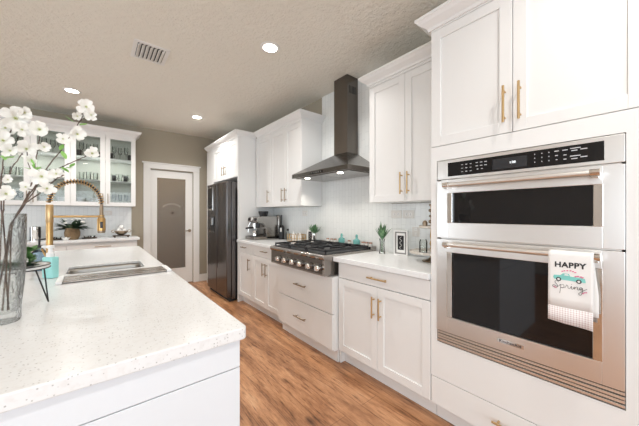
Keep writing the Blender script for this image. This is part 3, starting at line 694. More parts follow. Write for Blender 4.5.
for bay in range(4):
    a, c_ = gX[bay]+.075, gX[bay+1]-.075
    for si in range(3):
        n = 3
        for k in range(n):
            x = a+(c_-a)*(k+.5)/n; kind = 'wine' if si in (2, 0) else 'tumbler'
            if si == 0 and bay in (1, 2): continue
            h = {0: .17, 1: .12, 2: .21}[si]; r = .03 if si != 1 else .032
            y = 5.36 + .06*((k+si) % 2)
            put_glass(kind, x, y, sh[si], '%s glass on the %s behind the %s glazed door' % ('clear stemmed' if kind == 'wine' else 'clear straight', shn[si], bayn[bay]), h, r)
# dark mugs / cups that read as dark spots
def mug(x, y, z, label):
    t = thing('dark_cup', label, 'cup', (0, 0, 0), 'dark cups in the far wall cabinet')
    mb = MB(); mb.lathe([(0, 0), (.026, 0), (.030, .085), (.027, .085), (.024, .005), (0, .005)], (0, 0, 0), 14); mb.build('cup', 'blackplastic', t, smooth=True)
    mb = MB(); mb.tube([(.028+.018*math.sin(PI*i/6), 0, .07-.05*i/6) for i in range(7)], .004, 6); mb.build('handle', 'blackplastic', t)
    t.location = (x, y, z)
for x, si, l_ in ((.178, 2, 'left dark cup on the top shelf behind the rightmost glazed door'), (.415, 2, 'right dark cup on the top shelf behind the rightmost glazed door'), (.215, 1, 'left dark cup on the middle shelf behind the rightmost glazed door'), (.36, 1, 'right dark cup on the middle shelf behind the rightmost glazed door'), (-.19, 2, 'left dark cup on the top shelf behind the third glazed door'), (.035, 2, 'right dark cup on the top shelf behind the third glazed door')):
    mug(x, 5.29, sh[si], l_)
def bowl(x, y, z, r, h, label, m='porcelain', name='bowl', cat='bowl', group=None):
    mb = MB(); mb.lathe([(0, 0), (r*.45, 0), (r*.5, h*.1), (r*.85, h*.5), (r, h), (r*.96, h), (r*.8, h*.52), (r*.4, h*.14), (0, h*.12)], (0, 0, 0), 20)
    o = mb.build(name, m, None, smooth=True); o.location = (x, y, z); tag(o, label, cat, group); return o
for bay, x in ((1, -.46), (2, -.09)):
    for k in range(3):
        bowl(x-.10+.0*k, 5.38, sh[0]+k*.028, .075, .05, 'white bowl %s of the stack at the left behind the %s glazed door' % (('at the bottom', 'in the middle', 'at the top')[k], bayn[bay]), group='white bowls in the far wall cabinet')
    for k in range(3):
        bowl(x+.09, 5.38, sh[0]+k*.028, .07, .05, 'white bowl %s of the stack at the right behind the %s glazed door' % (('at the bottom', 'in the middle', 'at the top')[k], bayn[bay]), group='white bowls in the far wall cabinet')

FBk = FY(5.13); CT = .935
bb = thing('sideboard_cabinet', 'white base cabinet with drawers under the far wall counter', 'cabinet', (-.4, 5.35, 0))
MB().box(-1.4, .50, 5.13, BY-.02, .11, CT-.042).build('carcass', 'white', bb)
for a, c_ in ((-1.0, -.318), (-.314, .495)):
    dr = slab(FBk, a, c_, .745, .868, bb); pull(FBk, .08 if a > -.5 else -.66, .828, .19, False, dr, m='pewter')
    mid = (a+c_)/2
    for p, q, hx_ in ((a, mid, mid-.03), (mid, c_, mid+.03)):
        d = shaker(FBk, p, q, .122, .741, bb); pull(FBk, hx_, .62, .15, True, d, m='pewter')
MB().box(-1.4, .5, 5.19, 5.2, 0, .11).build('toe_kick', 'white', bb)
tag(MB().box(-1.42, .53, 5.09, BY-.011, CT-.04, CT).build('countertop', 'quartz', bevel=.004), 'white countertop on the far wall beneath the glass-door cabinets', 'countertop')

# things on the rear counter
def leaf_blade(mb, base, direc, length, width, droop=.3, n=5, normal=None):
    base = Vector(base); d = Vector(direc).normalized(); side = d.cross(Vector((0, 0, 1)))
    side = side.normalized() if side.length > .05 else Vector((1, 0, 0)); rows = []
    for i in range(n+1):
        t_ = i/n; p = base+d*length*t_-Vector((0, 0, 1))*droop*length*t_*t_; w = width*math.sin(PI*(.08+.90*t_))*.5
        rows.append([p-side*w, p+Vector((0, 0, -w*.25)), p+side*w])
    mb.quadstrip(rows)
def rnd(a, b): return random.uniform(a, b)
ba = thing('potted_plant', 'white-flowered dark green plant in a brown woven basket on the far counter', 'plant', (-.262, 5.27, CT))
x, y = -.262, 5.27
mb = MB(); mb.lathe([(0, 0), (.062, 0), (.085, .05), (.088, .10), (.072, .165), (.064, .165), (.078, .10), (.06, .02), (0, .02)], (x, y, CT), 24); mb.build('basket', 'wicker', ba, smooth=True)
mb = MB()
for i in range(60):
    a = rnd(0, 2*PI); e = rnd(.1, 1.2); leaf_blade(mb, (x+.03*math.cos(a), y+.03*math.sin(a), CT+.15), (math.cos(a)*math.cos(e), math.sin(a)*math.cos(e)*.7, math.sin(e)), rnd(.14, .24), rnd(.045, .07), rnd(.1, .5))
mb.build('foliage', 'darkleaf', ba, smooth=True)
mb = MB()
for i in range(16):
    a = rnd(0, 2*PI); q = rnd(.04, .15); c_ = (x+q*math.cos(a), y-.03+q*math.sin(a)*.5, CT+rnd(.23, .33)); mb.ball(c_, rnd(.014, .022), 8, .6)
mb.build('blossom', 'petal', ba, smooth=True)
cn = thing('canister', 'black and silver canister with a pale label on the far counter', 'canister', (-.637, 5.32, CT))
mb = MB(); mb.lathe([(0, 0), (.055, 0), (.055, .19), (.05, .195), (0, .195)], (-.637, 5.32, CT), 24); mb.build('body', 'chrome', cn, smooth=True)
for a0 in (-2.9, -.85):
    mb = MB(); rows = [[(-.637+.0556*math.cos(a0+.12*i), 5.32+.0556*math.sin(a0+.12*i), CT+z) for i in range(6)] for z in (.005, .185)]; mb.quadstrip(rows); mb.build('dark_band', 'blackplastic', cn)
mb = MB(); mb.quadstrip([[(-.637+.0562*math.cos(-1.9+.12*i), 5.32+.0562*math.sin(-1.9+.12*i), CT+z) for i in range(6)] for z in (.03, .15)]); mb.build('label_panel', 'plate', cn)
for lx, lab in ((-.445, 'dark tray of small dishes left of the woven basket'), (-.075, 'dark tray of small dishes right of the woven basket')):
    mb = MB(); mb.lathe([(0, 0), (.085, 0), (.092, .016), (.086, .016), (.08, .005), (0, .005)], (lx, 5.33, CT), 24); tag(mb.build('serving_tray', 'darkwood', None, smooth=True), lab, 'tray')
    for k, dx in enumerate((-.035, .035)):
        bowl(lx+dx, 5.33, CT+.006, .034, .035, 'small clear dish at the %s of the %s tray beside the woven basket' % (('left', 'right')[k], 'left' if lx < -.3 else 'right'), 'tumbler', 'glass_dish', 'dish', 'small dishes on the dark trays')
mb = MB(); pts = []
for i in range(10):
    r_ = .055 if i % 2 == 0 else .030; pts.append((-.325+r_*math.cos(PI/2+PI*i/5), 5.155+r_*math.sin(PI/2+PI*i/5)))
v_t = [mb.bm.verts.new((p[0], p[1], CT+(.045 if i % 2 == 0 else .03))) for i, p in enumerate(pts)]; v_b = [mb.bm.verts.new((-.325+(p[0]+.325)*.45, 5.155+(p[1]-5.155)*.45, CT)) for p in pts]
mb.bm.faces.new(v_b[::-1]); cv = mb.bm.verts.new((-.325, 5.155, CT+.015))
for i in range(10): mb.bm.faces.new((v_b[i], v_b[(i+1) % 10], v_t[(i+1) % 10], v_t[i])); mb.bm.faces.new((cv, v_t[i], v_t[(i+1) % 10]))
tag(mb.build('star_dish', 'porcelain', None), 'small white star-shaped dish in front of the woven basket', 'dish')
tr = thing('serving_stand', 'dark footed tray on the right end of the far counter', 'tray', (.31, 5.32, CT))
mb = MB(); mb.box(.20, .42, 5.25, 5.39, CT+.018, CT+.030); [mb.box(a, a+.02, b2, b2+.02, CT, CT+.018) for a in (.215, .385) for b2 in (5.26, 5.36)]; mb.build('tray_board', 'darkwood', tr, bevel=.002)
bw = thing('wire_fruit_bowl', 'dark handled bowl holding white ornaments on the footed tray', 'bowl', (.31, 5.32, CT+.03))
mb = MB(); mb.lathe([(0, .004), (.03, .004), (.07, .03), (.095, .07), (.09, .072), (.065, .036), (.028, .010), (0, .010)], (.31, 5.32, CT+.03), 20); mb.build('bowl', 'pewter', bw, smooth=True)
for sx_ in (-1, 1):
    mb = MB(); mb.tube([(.31+sx_*(.088+.04*math.sin(PI*i/6)), 5.32, CT+.095+.02*math.cos(PI*i/6)) for i in range(7)], .004, 6); mb.build('handle', 'pewter', bw, smooth=True)
for k, (dx, dz, r_) in enumerate(((-.03, .075, .035), (.035, .073, .033), (.0, .125, .036))):
    mb = MB(); mb.ball((.31+dx, 5.32, CT+.03+dz), r_, 14); tag(mb.build('white_ornament', 'porcelain', None, smooth=True), 'white ball ornament in the dark bowl, the %s one' % ('left', 'right', 'topmost')[k], 'ornament', 'white ornaments in the dark bowl')
def outlet(center, axis, w, h, label, gangs=1, rot=False):
    t = thing('wall_outlet', label, 'outlet', center)
    x, y, z = center; mb = MB()
    if axis == 'x': mb.box(x-.005, x, y-w/2, y+w/2, z-h/2, z+h/2)
    else: mb.box(x-w/2, x+w/2, y-.005, y, z-h/2, z+h/2)
    mb.build('cover_plate', 'plate', t, bevel=.0015)
    for s_ in (-1, 1):
        mb = MB(); d = .021*s_
        wide = w > h
        dy, dz = (d, 0) if wide else (0, d)
        if axis == 'x': mb.box(x-.0075, x-.005, y+dy-.014, y+dy+.014, z+dz-.014, z+dz+.014)
        else: mb.box(x+dy-.014, x+dy+.014, y-.0075, y-.005, z+dz-.014, z+dz+.014)
        rc_ = mb.build('receptacle', 'porcelain', t, bevel=.001)
        mb = MB()
        for k in (-.005, .005):
            if axis == 'x': mb.box(x-.0079, x-.0074, y+dy+(k if not wide else 0)-.0012-(0 if not wide else .002), y+dy+(k if not wide else 0)+.0012+(0 if not wide else .002), z+dz+(k if wide else 0)-.0015, z+dz+(k if wide else 0)+.0015)
            else: mb.box(x+dy-.003, x+dy+.003, y-.0079, y-.0074, z+dz+k-.001, z+dz+k+.001)
        mb.build('socket_slot', 'ink', rc_)
    return t
TXW = WX-.0095
outlet((TXW, 1.552, 1.297), 'x', .116, .075, 'horizontal double outlet on the tile right of the range, left of the pair')
outlet((TXW, 1.420, 1.297), 'x', .116, .075, 'horizontal double outlet on the tile right of the range, right of the pair')
outlet((TXW, 1.345, 1.140), 'x', .075, .085, 'outlet plate low on the tile behind the tiered tray')
outlet((TXW, 3.03, 1.310), 'x', .116, .075, 'horizontal outlet on the tile under the cabinet left of the hood')
outlet((.143, BY-.0105, 1.315), 'y', .116, .075, 'horizontal outlet on the marble tile under the glass-door cabinets')

# ------------------------------------------------------------------ things on the right-hand counter
CTZ = .926
pf = thing('picture_frame', 'white and grey picture frame with black script art on the right counter', 'picture frame', (0, 0, 0))
mb = MB(); w, h = .135, .225
def frame(mb, w, h, bw, d0, d1):
    mb.box(d0, d1, -w/2, -w/2+bw, 0, h); mb.box(d0, d1, w/2-bw, w/2, 0, h); mb.box(d0, d1, -w/2+bw, w/2-bw, 0, bw); mb.box(d0, d1, -w/2+bw, w/2-bw, h-bw, h)
frame(mb, w, h, .012, -.012, .006); mb.build('outer_frame', 'porcelain', pf, bevel=.001)
mb = MB(); mb.box(-.006, .0, -w/2+.011, w/2-.011, .011, h-.011); mb.build('mat_board', 'porcelain', pf)
mb = MB(); mb.box(-.009, -.0055, -w/2+.013, -w/2+.024, .013, h-.013); mb.box(-.009, -.0055, w/2-.024, w/2-.013, .013, h-.013); mb.box(-.009, -.0055, -w/2+.024, w/2-.024, .013, .024); mb.box(-.009, -.0055, -w/2+.024, w/2-.024, h-.024, h-.013)
mb.build('inner_frame', mat('grey_frame', (.25, .24, .23), .4), pf)
mb = MB(); mb.box(-.0075, -.0058, -.030, .030, .05, .178); art = mb.build('art_print', 'ink', pf)
mb = MB(); mb.tube([(-.008, .010*math.sin(i*1.1), .062+i*.0070) for i in range(16)], .0018, 6); mb.build('script_stroke', 'plate', art, smooth=True)
MB().box(.0065, .07, -.01, .01, 0, .004).build('easel_back', 'darkwood', pf)
place(pf, (2.13, 1.435, CTZ+.001), .10)
def palm_plant(t, x, y, z, n, ln, wd, m, spread=1.0, elev=(.6, 1.5)):
    mb = MB()
    for i in range(n):
        a = 2*PI*i/n+rnd(-.2, .2); e = rnd(*elev); leaf_blade(mb, (x, y, z), (math.cos(a)*math.cos(e)*spread, math.sin(a)*math.cos(e)*spread, math.sin(e)), ln*rnd(.75, 1.1), wd, rnd(.0, .25))
    return mb.build('foliage', m, t, smooth=True)
pr = thing('vase_with_fern', 'green fern sprig in a clear glass vase left of the picture frame', 'plant', (2.09, 1.615, CTZ))
mb = MB(); mb.lathe([(0, .0), (.028, 0), (.024, .03), (.020, .10), (.026, .14), (.024, .14), (.018, .10), (.021, .03), (.02, .01), (0, .01)], (2.09, 1.615, CTZ+.001), 20); mb.build('vase', 'tumbler', pr, smooth=True)
palm_plant(pr, 2.09, 1.615, CTZ+.125, 26, .18, .024, 'palm', .75, (.75, 1.5))
mb = MB(); [mb.tube([(2.09+.008*math.cos(k), 1.615+.008*math.sin(k), CTZ+.015), (2.09, 1.615, CTZ+.15)], .002, 6) for k in range(4)]; mb.build('stem', 'leaf', pr)
# tiered tray
tt = thing('tiered_tray', 'two-tier marble and wood serving tray on a metal pedestal in the counter corner', 'tray', (2.045, 1.10, CTZ))
x, y = 2.045, 1.10
mb = MB(); mb.lathe([(0, 0), (.07, 0), (.072, .006), (.03, .014), (.014, .03), (.012, .055), (.04, .062), (0, .064)], (x, y, CTZ+.001), 24); mb.build('pedestal', 'pewter', tt, smooth=True)
mb = MB(); mb.lathe([(0, .062), (.150, .062), (.166, .066), (.166, .082), (.158, .082), (.154, .074), (0, .074)], (x, y, CTZ+.001), 36); mb.build('lower_plate', 'marble', tt, smooth=True)
mb = MB(); mb.tube([(x, y, CTZ+.07), (x, y, CTZ+.45)], .007, 10); mb.lathe([(0, .09), (.014, .10), (.008, .115), (.016, .14), (.007, .17), (.013, .20), (.007, .25)], (x, y, CTZ), 14); mb.build('post', 'gold', tt, smooth=True)
mb = MB(); mb.lathe([(.006, .262), (.085, .262), (.095, .268), (.095, .282), (.089, .282), (.085, .272), (.006, .272)], (x, y, CTZ), 30); mb.build('upper_plate', 'marble', tt, smooth=True)
mb = MB(); [mb.ball((x+.010*math.cos(k*2.1), y+.010*math.sin(k*2.1), CTZ+.30+k*.0145), .0095+.004*(k % 2), 8) for k in range(11)]; mb.build('beaded_finial', 'pewter', tt, smooth=True)
for k, (dx, dy, r_, h_, m_, lab) in enumerate(((-.07, .03, .030, .10, 'tumbler', 'clear glass jar on the lower tier of the serving tray'), (-.03, -.07, .026, .08, 'tumbler', 'short clear glass on the near side of the lower tier of the serving tray'))):
    mb = MB(); mb.lathe([(0, 0), (r_, 0), (r_, h_*.8), (r_*.8, h_), (r_*.74, h_), (r_*.93, h_*.8), (r_*.9, .004), (0, .004)], (x+dx, y+dy, CTZ+.0755), 18); tag(mb.build('glass_jar', m_, None, smooth=True), lab, 'jar')
for k, (dx, dy) in enumerate(((-.045, .03), (-.02, -.045))):
    mb = MB(); mb.lathe([(0, 0), (.017, 0), (.02, .03), (.014, .045), (.006, .05), (0, .052)], (x+dx, y+dy, CTZ+.2735), 14); tag(mb.build('small_ornament', 'pewter', None, smooth=True), 'small bronze ornament on the upper tier of the tray, the %s one' % ('farther', 'nearer')[k], 'ornament')

# things on the rangetop ledge
LZ = .9725
for yy, lab in ((2.236, 'aqua glass bottle at the back of the rangetop, the left one of two'), (2.005, 'aqua glass bottle at the back of the rangetop, the right one of two')):
    t = thing('aqua_bottle', lab, 'bottle', (2.16, yy, LZ))
    mb = MB(); mb.lathe([(0, 0), (.034, 0), (.038, .02), (.036, .05), (.014, .062), (.013, .082), (.018, .086), (.015, .088), (.010, .082), (.011, .062), (.033, .048), (.034, .02), (.031, .004), (0, .004)], (2.16, yy, LZ), 22); mb.build('glass_body', 'aquaglass', t, smooth=True)
    mb = MB(); mb.ball((2.16, yy, LZ+.096), .013, 12); mb.build('stopper', 'aquaglass', t, smooth=True)
for k, yy in enumerate((2.475, 2.405, 2.345, 2.115, 1.915, 1.865, 1.815)):
    t = thing('spice_jar', 'small copper-lidded spice jar at the back of the rangetop, %s from the left' % ('first', 'second', 'third', 'fourth', 'fifth', 'sixth', 'seventh')[k], 'jar', (2.16, yy, LZ), 'spice jars on the rangetop ledge')
    mb = MB(); mb.lathe([(0, 0), (.017, 0), (.017, .026), (0, .026)], (2.16, yy, LZ), 14); mb.build('jar_body', 'plate', t, smooth=True)
    mb = MB(); mb.lathe([(0, .026), (.018, .026), (.018, .038), (0, .038)], (2.16, yy, LZ), 14); mb.build('lid', 'copper', t, smooth=True)

# left counter items
pp = thing('potted_fern', 'small green fern in a silver pot left of the rangetop', 'plant', (2.145, 2.722, CTZ))
x, y = 2.145, 2.722
mb = MB(); mb.lathe([(0, 0), (.026, 0), (.032, .05), (.030, .125), (.027, .125), (.027, .05), (.02, .01), (0, .01)], (x, y, CTZ+.001), 20); mb.build('pot', 'chrome', pp, smooth=True)
palm_plant(pp, x, y, CTZ+.12, 44, .135, .026, 'palm', .62, (.25, 1.4))
pf2 = thing('picture_frame', 'small white picture frame with a dark print behind the left end of the rangetop', 'picture frame', (0, 0, 0))
mb = MB(); frame(mb, .11, .17, .016, -.010, .004); mb.build('outer_frame', 'porcelain', pf2, bevel=.001)
mb = MB(); mb.box(-.004, .001, -.045, .045, .015, .156); mb.build('mat_board', 'porcelain', pf2)
mb = MB(); mb.box(-.006, -.0035, -.030, .030, .03, .14); ar2 = mb.build('art_print', 'ink', pf2)
mb = MB(); mb.tube([(-.0065, .012*math.sin(i*1.3), .04+i*.0065) for i in range(14)], .0018, 6); mb.build('script_stroke', 'plate', ar2)
place(pf2, (2.19, 2.86, CTZ+.001), .12)
gb = thing('wire_basket', 'gold wire basket with small condiment jars beside the rangetop', 'basket', (2.10, 3.04, CTZ))
x0_, x1_, y0_, y1_ = 2.03, 2.17, 2.93, 3.16
mb = MB()
for z_ in (.004, .05, .10):
    q = [(x0_, y0_), (x1_, y0_), (x1_, y1_), (x0_, y1_), (x0_, y0_)]
    for a, c_ in zip(q, q[1:]): mb.tube([(a[0], a[1], CTZ+z_), (c_[0], c_[1], CTZ+z_)], .003, 6)
for i in range(9):
    yy = y0_+(y1_-y0_)*i/8
    for xx in (x0_, x1_): mb.tube([(xx, yy, CTZ+.004), (xx, yy+.014*(-1)**i, CTZ+.10)], .0022, 6)
    mb.tube([(x0_, yy, CTZ+.004), (x1_, yy, CTZ+.004)], .0022, 6)
for i in range(5):
    xx = x0_+(x1_-x0_)*i/4
    for yy in (y0_, y1_): mb.tube([(xx, yy, CTZ+.004), (xx, yy, CTZ+.10)], .0022, 6)
mb.build('wire_frame', 'gold', gb)
for k, (yy, h_, m_, lab) in enumerate(((3.12, .13, 'porcelain', 'white bottle in the gold wire basket, farthest from the range'), (3.045, .11, 'plate', 'cream jar in the middle of the gold wire basket'), (2.97, .12, 'porcelain', 'white bottle in the gold wire basket, nearest the range'))):
    mb = MB(); mb.lathe([(0, 0), (.022, 0), (.022, h_*.7), (.010, h_*.82), (.010, h_), (0, h_)], (2.10, yy, CTZ+.0075), 16); tag(mb.build('condiment_bottle', m_, None, smooth=True), lab, 'bottle')
wb = thing('small_bottle', 'slim pale bottle with a dark cap between the black dispenser and the wire basket', 'bottle', (2.12, 3.30, CTZ))
mb = MB(); mb.lathe([(0, 0), (.024, 0), (.024, .10), (.012, .12), (.012, .135), (0, .135)], (2.12, 3.30, CTZ+.001), 16); mb.build('glass_body', 'tumbler', wb, smooth=True)
mb = MB(); mb.lathe([(0, .135), (.015, .135), (.015, .16), (0, .16)], (2.12, 3.30, CTZ), 12); mb.build('cap', 'blackplastic', wb, smooth=True)
kb = thing('pump_bottle', 'tall black pump bottle beside the espresso machine', 'bottle', (2.14, 3.50, CTZ))
mb = MB(); mb.lathe([(0, 0), (.040, 0), (.042, .02), (.042, .17), (.030, .20), (.014, .21), (0, .21)], (2.14, 3.50, CTZ+.001), 22); mb.build('bottle_body', 'blackplastic', kb, smooth=True)
mb = MB(); mb.tube([(2.14, 3.50, CTZ+.20), (2.14, 3.50, CTZ+.345), (2.135, 3.49, CTZ+.355), (2.10, 3.44, CTZ+.35)], .008, 10); mb.build('pump_spout', 'blackplastic', kb, smooth=True)
mb = MB(); mb.quadstrip([[(2.14+.0426*math.cos(3.6+.15*i), 3.50+.0426*math.sin(3.6+.15*i), CTZ+z) for i in range(5)] for z in (.11, .17)]); mb.build('label_panel', 'plate', kb)

# espresso machine (front faces the aisle)
em = thing('espresso_machine', 'stainless steel espresso machine with a bean hopper beside the fridge cabinet', 'coffee machine', (1.9, 3.66, CTZ))
ya, yb = 3.56, 3.86; B0 = CTZ+.001
mb = MB(); mb.prism([(1.93, B0+.012), (2.10, B0+.012), (2.10, B0+.34), (1.86, B0+.34), (1.78, B0+.325), (1.765, B0+.27), (1.80, B0+.245), (1.87, B0+.235), (1.905, B0+.20), (1.92, B0+.10)], ya, yb, 'xz'); mb.build('body', 'rangesteel', em, bevel=.004)
mb = MB(); mb.box(1.73, 2.13, ya, yb, B0, B0+.045); mb.build('drip_tray', 'rangesteel', em, bevel=.004)
mb = MB(); [mb.box(1.74+.018*i, 1.748+.018*i, ya+.012, yb-.012, B0+.045, B0+.048) for i in range(9)]; mb.build('tray_grid', 'blackplastic', em)
mb = MB(); mb.lathe([(0, .34), (.055, .34), (.075, .40), (.075, .415), (0, .42)], (1.96, ya+.17, B0), 22); mb.build('bean_hopper', 'display', em, smooth=True)
mb = MB(); mb.lathe([(.0, .0), (.036, .0), (.036, .045), (.0, .045)], (1.83, ya+.19, B0+.19), 20); mb.build('group_head', 'chrome', em, smooth=True)
mb = MB(); mb.lathe([(0, .0), (.034, .0), (.034, .028), (0, .028)], (1.83, ya+.19, B0+.160), 20); pfl = mb.build('portafilter', 'chrome', em, smooth=True)
mb = MB(); mb.tube([(1.80, ya+.19, B0+.172), (1.69, ya+.19, B0+.165)], .013, 12); mb.build('portafilter_handle', 'blackplastic', pfl, smooth=True)
mb = MB(); mb.lathe([(0, 0), (.027, 0), (.027, .06), (0, .06)], (1.82, ya+.07, B0+.17), 16); mb.build('grinder_outlet', 'blackplastic', em, smooth=True)
mb = MB(); mb.tube([(1.80, yb-.03, B0+.26), (1.775, yb-.02, B0+.20), (1.765, yb-.02, B0+.10)], .006, 8); mb.build('steam_wand', 'chrome', em, smooth=True)
mb = MB(); mb.lathe([(0, -.008), (.024, -.008), (.026, .004), (0, .004)], (1.772, ya+.16, B0+.298), 20, 'x'); mb.build('pressure_gauge', 'porcelain', em)
for yy in (ya+.05, yb-.05):
    mb = MB(); mb.lathe([(0, -.014), (.019, -.014), (.021, .004), (0, .004)], (1.772, yy, B0+.295), 16, 'x'); mb.build('control_dial', 'blackplastic', em)
mb = MB(); mb.lathe([(0, 0), (.038, 0), (.032, .055), (.036, .075), (.033, .075), (.029, .055), (.034, .004), (0, .004)], (1.83, ya+.19, B0+.049), 18); tag(mb.build('milk_jug', 'chrome', None, smooth=True), 'small steel milk jug on the drip tray of the espresso machine', 'jug')
mb = MB(); mb.lathe([(0, 0), (.038, 0), (.040, .01), (.040, .33), (.036, .35), (.012, .36), (0, .362)], (2.175, 3.655, CTZ+.001), 22); tag(mb.build('tall_canister', 'rangesteel', None, smooth=True), 'tall slim silver canister behind the espresso machine and the black pump bottle', 'canister')

# ------------------------------------------------------------------ island
isl = thing('kitchen_island', 'white kitchen island with a panelled end in the left foreground', 'island', (-.2, 2.4, 0))
ix0, ix1, iy0, iy1 = -.82, .380, .91, 3.90
def ring(mb, X0, X1, Y0, Y1, hx0, hx1, hy0, hy1, za, zb):
    mb.box(X0, hx0, Y0, Y1, za, zb); mb.box(hx1, X1, Y0, Y1, za, zb); mb.box(hx0, hx1, Y0, hy0, za, zb); mb.box(hx0, hx1, hy1, Y1, za, zb)
mb = MB(); mb.box(ix0, ix1, iy0+.001, iy1, .0, .62); ring(mb, ix0, ix1, iy0+.001, iy1, -.20, .33, 2.30, 2.78, .62, .872); mb.build('carcass', 'island', isl)
mb = MB(); mb.box(ix0, ix1, iy0-.018, iy0, .780, .872); mb.build('end_rail', 'island', isl, bevel=.001)
mb = MB(); mb.box(ix0, ix1, iy0-.018, iy0, .0, .777); mb.build('end_panel', 'island', isl, bevel=.001)
# countertop with a rounded cut-out
def rr(x0, x1, y0, y1, r, n=6):
    out = []
    for cx_, cy_, a0 in ((x1-r, y0+r, -PI/2), (x1-r, y1-r, 0), (x0+r, y1-r, PI/2), (x0+r, y0+r, PI)):
        for i in range(n+1): a = a0+PI/2*i/n; out.append((cx_+r*math.cos(a), cy_+r*math.sin(a)))
    return out
SX0, SX1, SY0, SY1 = -.150, .280, 2.355, 2.720
mb = MB(); mb.prism(rr(-.86, .402, .878, 3.93, .018), .894, .914, 'xy'); top_o = mb.build('island_countertop', 'quartz', None)
mb = MB(); mb.prism(rr(SX0, SX1, SY0, SY1, .05), .80, 1.0, 'xy'); cut = mb.build('cut', 'quartz', None)
bo = top_o.modifiers.new('b', 'BOOLEAN'); bo.object = cut; bo.operation = 'DIFFERENCE'; bo.solver = 'EXACT'
bpy.context.view_layer.update(); dg = bpy.context.evaluated_depsgraph_get()
me = bpy.data.meshes.new_from_object(top_o.evaluated_get(dg)); top_o.modifiers.clear()
outer = rr(-.86, .402, .878, 3.93, .018); inner = rr(-.80, .342, .938, 3.87, .01); mb = MB(); mb.bm.from_mesh(me)
lo_ = [[mb.bm.verts.new((p[0], p[1], z)) for p in q] for q, z in ((outer, .894), (outer, .874), (inner, .874), (inner, .894))]
for a, c_ in zip(lo_, lo_[1:]+lo_[:1]):
    if a is lo_[3]: continue
    for i in range(len(a)): mb.bm.faces.new((a[i], a[(i+1) % len(a)], c_[(i+1) % len(a)], c_[i]))
bmesh.ops.remove_doubles(mb.bm, verts=mb.bm.verts[:], dist=1e-5)
bmesh.ops.recalc_face_normals(mb.bm, faces=mb.bm.faces[:]); me2 = bpy.data.meshes.new('island_countertop'); mb.bm.to_mesh(me2); mb.bm.free(); me2.materials.append(M['quartz']); top_o.data = me2
bpy.data.objects.remove(cut)
k = top_o.modifiers.new('bevel', 'BEVEL'); k.width = .004; k.segments = 2; k.limit_method = 'ANGLE'; k.angle_limit = math.radians(50)
tag(top_o, 'white speckled quartz countertop of the kitchen island in the foreground', 'countertop')
# undermount sink
sk = thing('sink', 'undermount stainless steel sink in the island countertop', 'sink', (.065, 2.54, .72))
mb = MB(); loops = []
for r_, inset, z in ((.05, .0, .8935), (.05, .004, .88), (.045, .008, .74), (.03, .03, .722)):
    loops.append([mb.bm.verts.new((p[0], p[1], z)) for p in rr(SX0+inset, SX1-inset, SY0+inset, SY1-inset, max(r_, .02))])
for a, c_ in zip(loops, loops[1:]):
    n = len(a)
    for i in range(n): mb.bm.faces.new((a[i], a[(i+1) % n], c_[(i+1) % n], c_[i]))
mb.bm.faces.new(loops[-1]); mb.build('basin', 'sinksteel', sk, smooth=True, solid=.002)
mb = MB(); mb.lathe([(0, .7235), (.04, .7235), (.044, .726), (.036, .727), (.03, .7245), (0, .7245)], (.065, 2.56, 0), 20); mb.build('drain', 'chrome', sk, smooth=True)
# drying rack rods lying in front of the sink
dk = thing('drying_rack', 'folded roll-up drying rack with white ends lying along the near edge of the sink', 'drying rack', (.11, 2.12, .9145))
for i in range(3):
    mb = MB(); y = 2.055+i*.062; mb.box(-.145, .365, y, y+.047, .9165+i*.0, .9275); mb.build('slat', 'rangesteel', dk, bevel=.004)
for x0_ in (-.172, .365):
    mb = MB(); mb.box(x0_, x0_+.027, 2.045, 2.236, .9145, .931); mb.build('end_strip', 'whiteplastic', dk, bevel=.004)

# faucet
fa = thing('kitchen_faucet', 'brushed gold pull-down kitchen faucet with a spring coil arch beside the sink', 'faucet', (-.235, 2.50, .914))
fx, fy = -.235, 2.50
mb = MB(); mb.lathe([(0, 0), (.028, 0), (.028, .008), (.0175, .012), (.0175, .44), (.016, .445), (0, .445)], (fx, fy, .9145), 24); mb.build('column', 'gold', fa, smooth=True)
mb = MB(); mb.lathe([(.018, .33), (.0192, .333), (.0192, .443), (.017, .447), (0, .447)], (fx, fy, .9145), 24); mb.build('collar', 'brass', fa, smooth=True)
ex, ey = .030, 2.50; R_ = (ex-fx)/2; arc = []
z_a = 1.375
for i in range(60):
    a = PI-PI*i/59; arc.append(Vector(((fx+ex)/2+R_*math.cos(a), fy, z_a+R_*1.12*math.sin(a))))
mb = MB(); mb.tube(arc+[Vector((ex, ey, 1.33))], .007, 10); mb.build('hose', 'blackplastic', fa, smooth=True)
coil = []; turns = 26; n_ = turns*10
for i in range(n_+1):
    t_ = i/n_; a = PI-PI*t_; c_ = Vector(((fx+ex)/2+R_*math.cos(a), fy, z_a+R_*1.12*math.sin(a))); tan = Vector((math.sin(a), 0, -1.12*math.cos(a))).normalized(); nn = Vector((0, 1, 0)); bb_ = tan.cross(nn)
    q = 2*PI*turns*t_; coil.append(c_+(nn*math.cos(q)+bb_*math.sin(q))*.0150)
mb = MB(); mb.tube(coil, .0028, 6); mb.build('spring_coil', 'gold', fa, smooth=True)
mb = MB(); mb.tube([(fx, fy, 1.283), (ex, ey, 1.283)], .0075, 12); mb.build('support_arm', 'gold', fa, smooth=True)
mb = MB(); mb.lathe([(0, 1.165), (.021, 1.165), (.023, 1.175), (.022, 1.25), (.017, 1.275), (.012, 1.285), (.011, 1.345), (.009, 1.37), (0, 1.37)], (ex, ey, 0), 20); sh_ = mb.build('spray_head', 'pewter', fa, smooth=True)
mb = MB(); mb.lathe([(.0225, 1.180), (.0245, 1.182), (.0245, 1.262), (.019, 1.275)], (ex, ey, 0), 20); mb.build('spray_sleeve', 'gold', sh_, smooth=True)
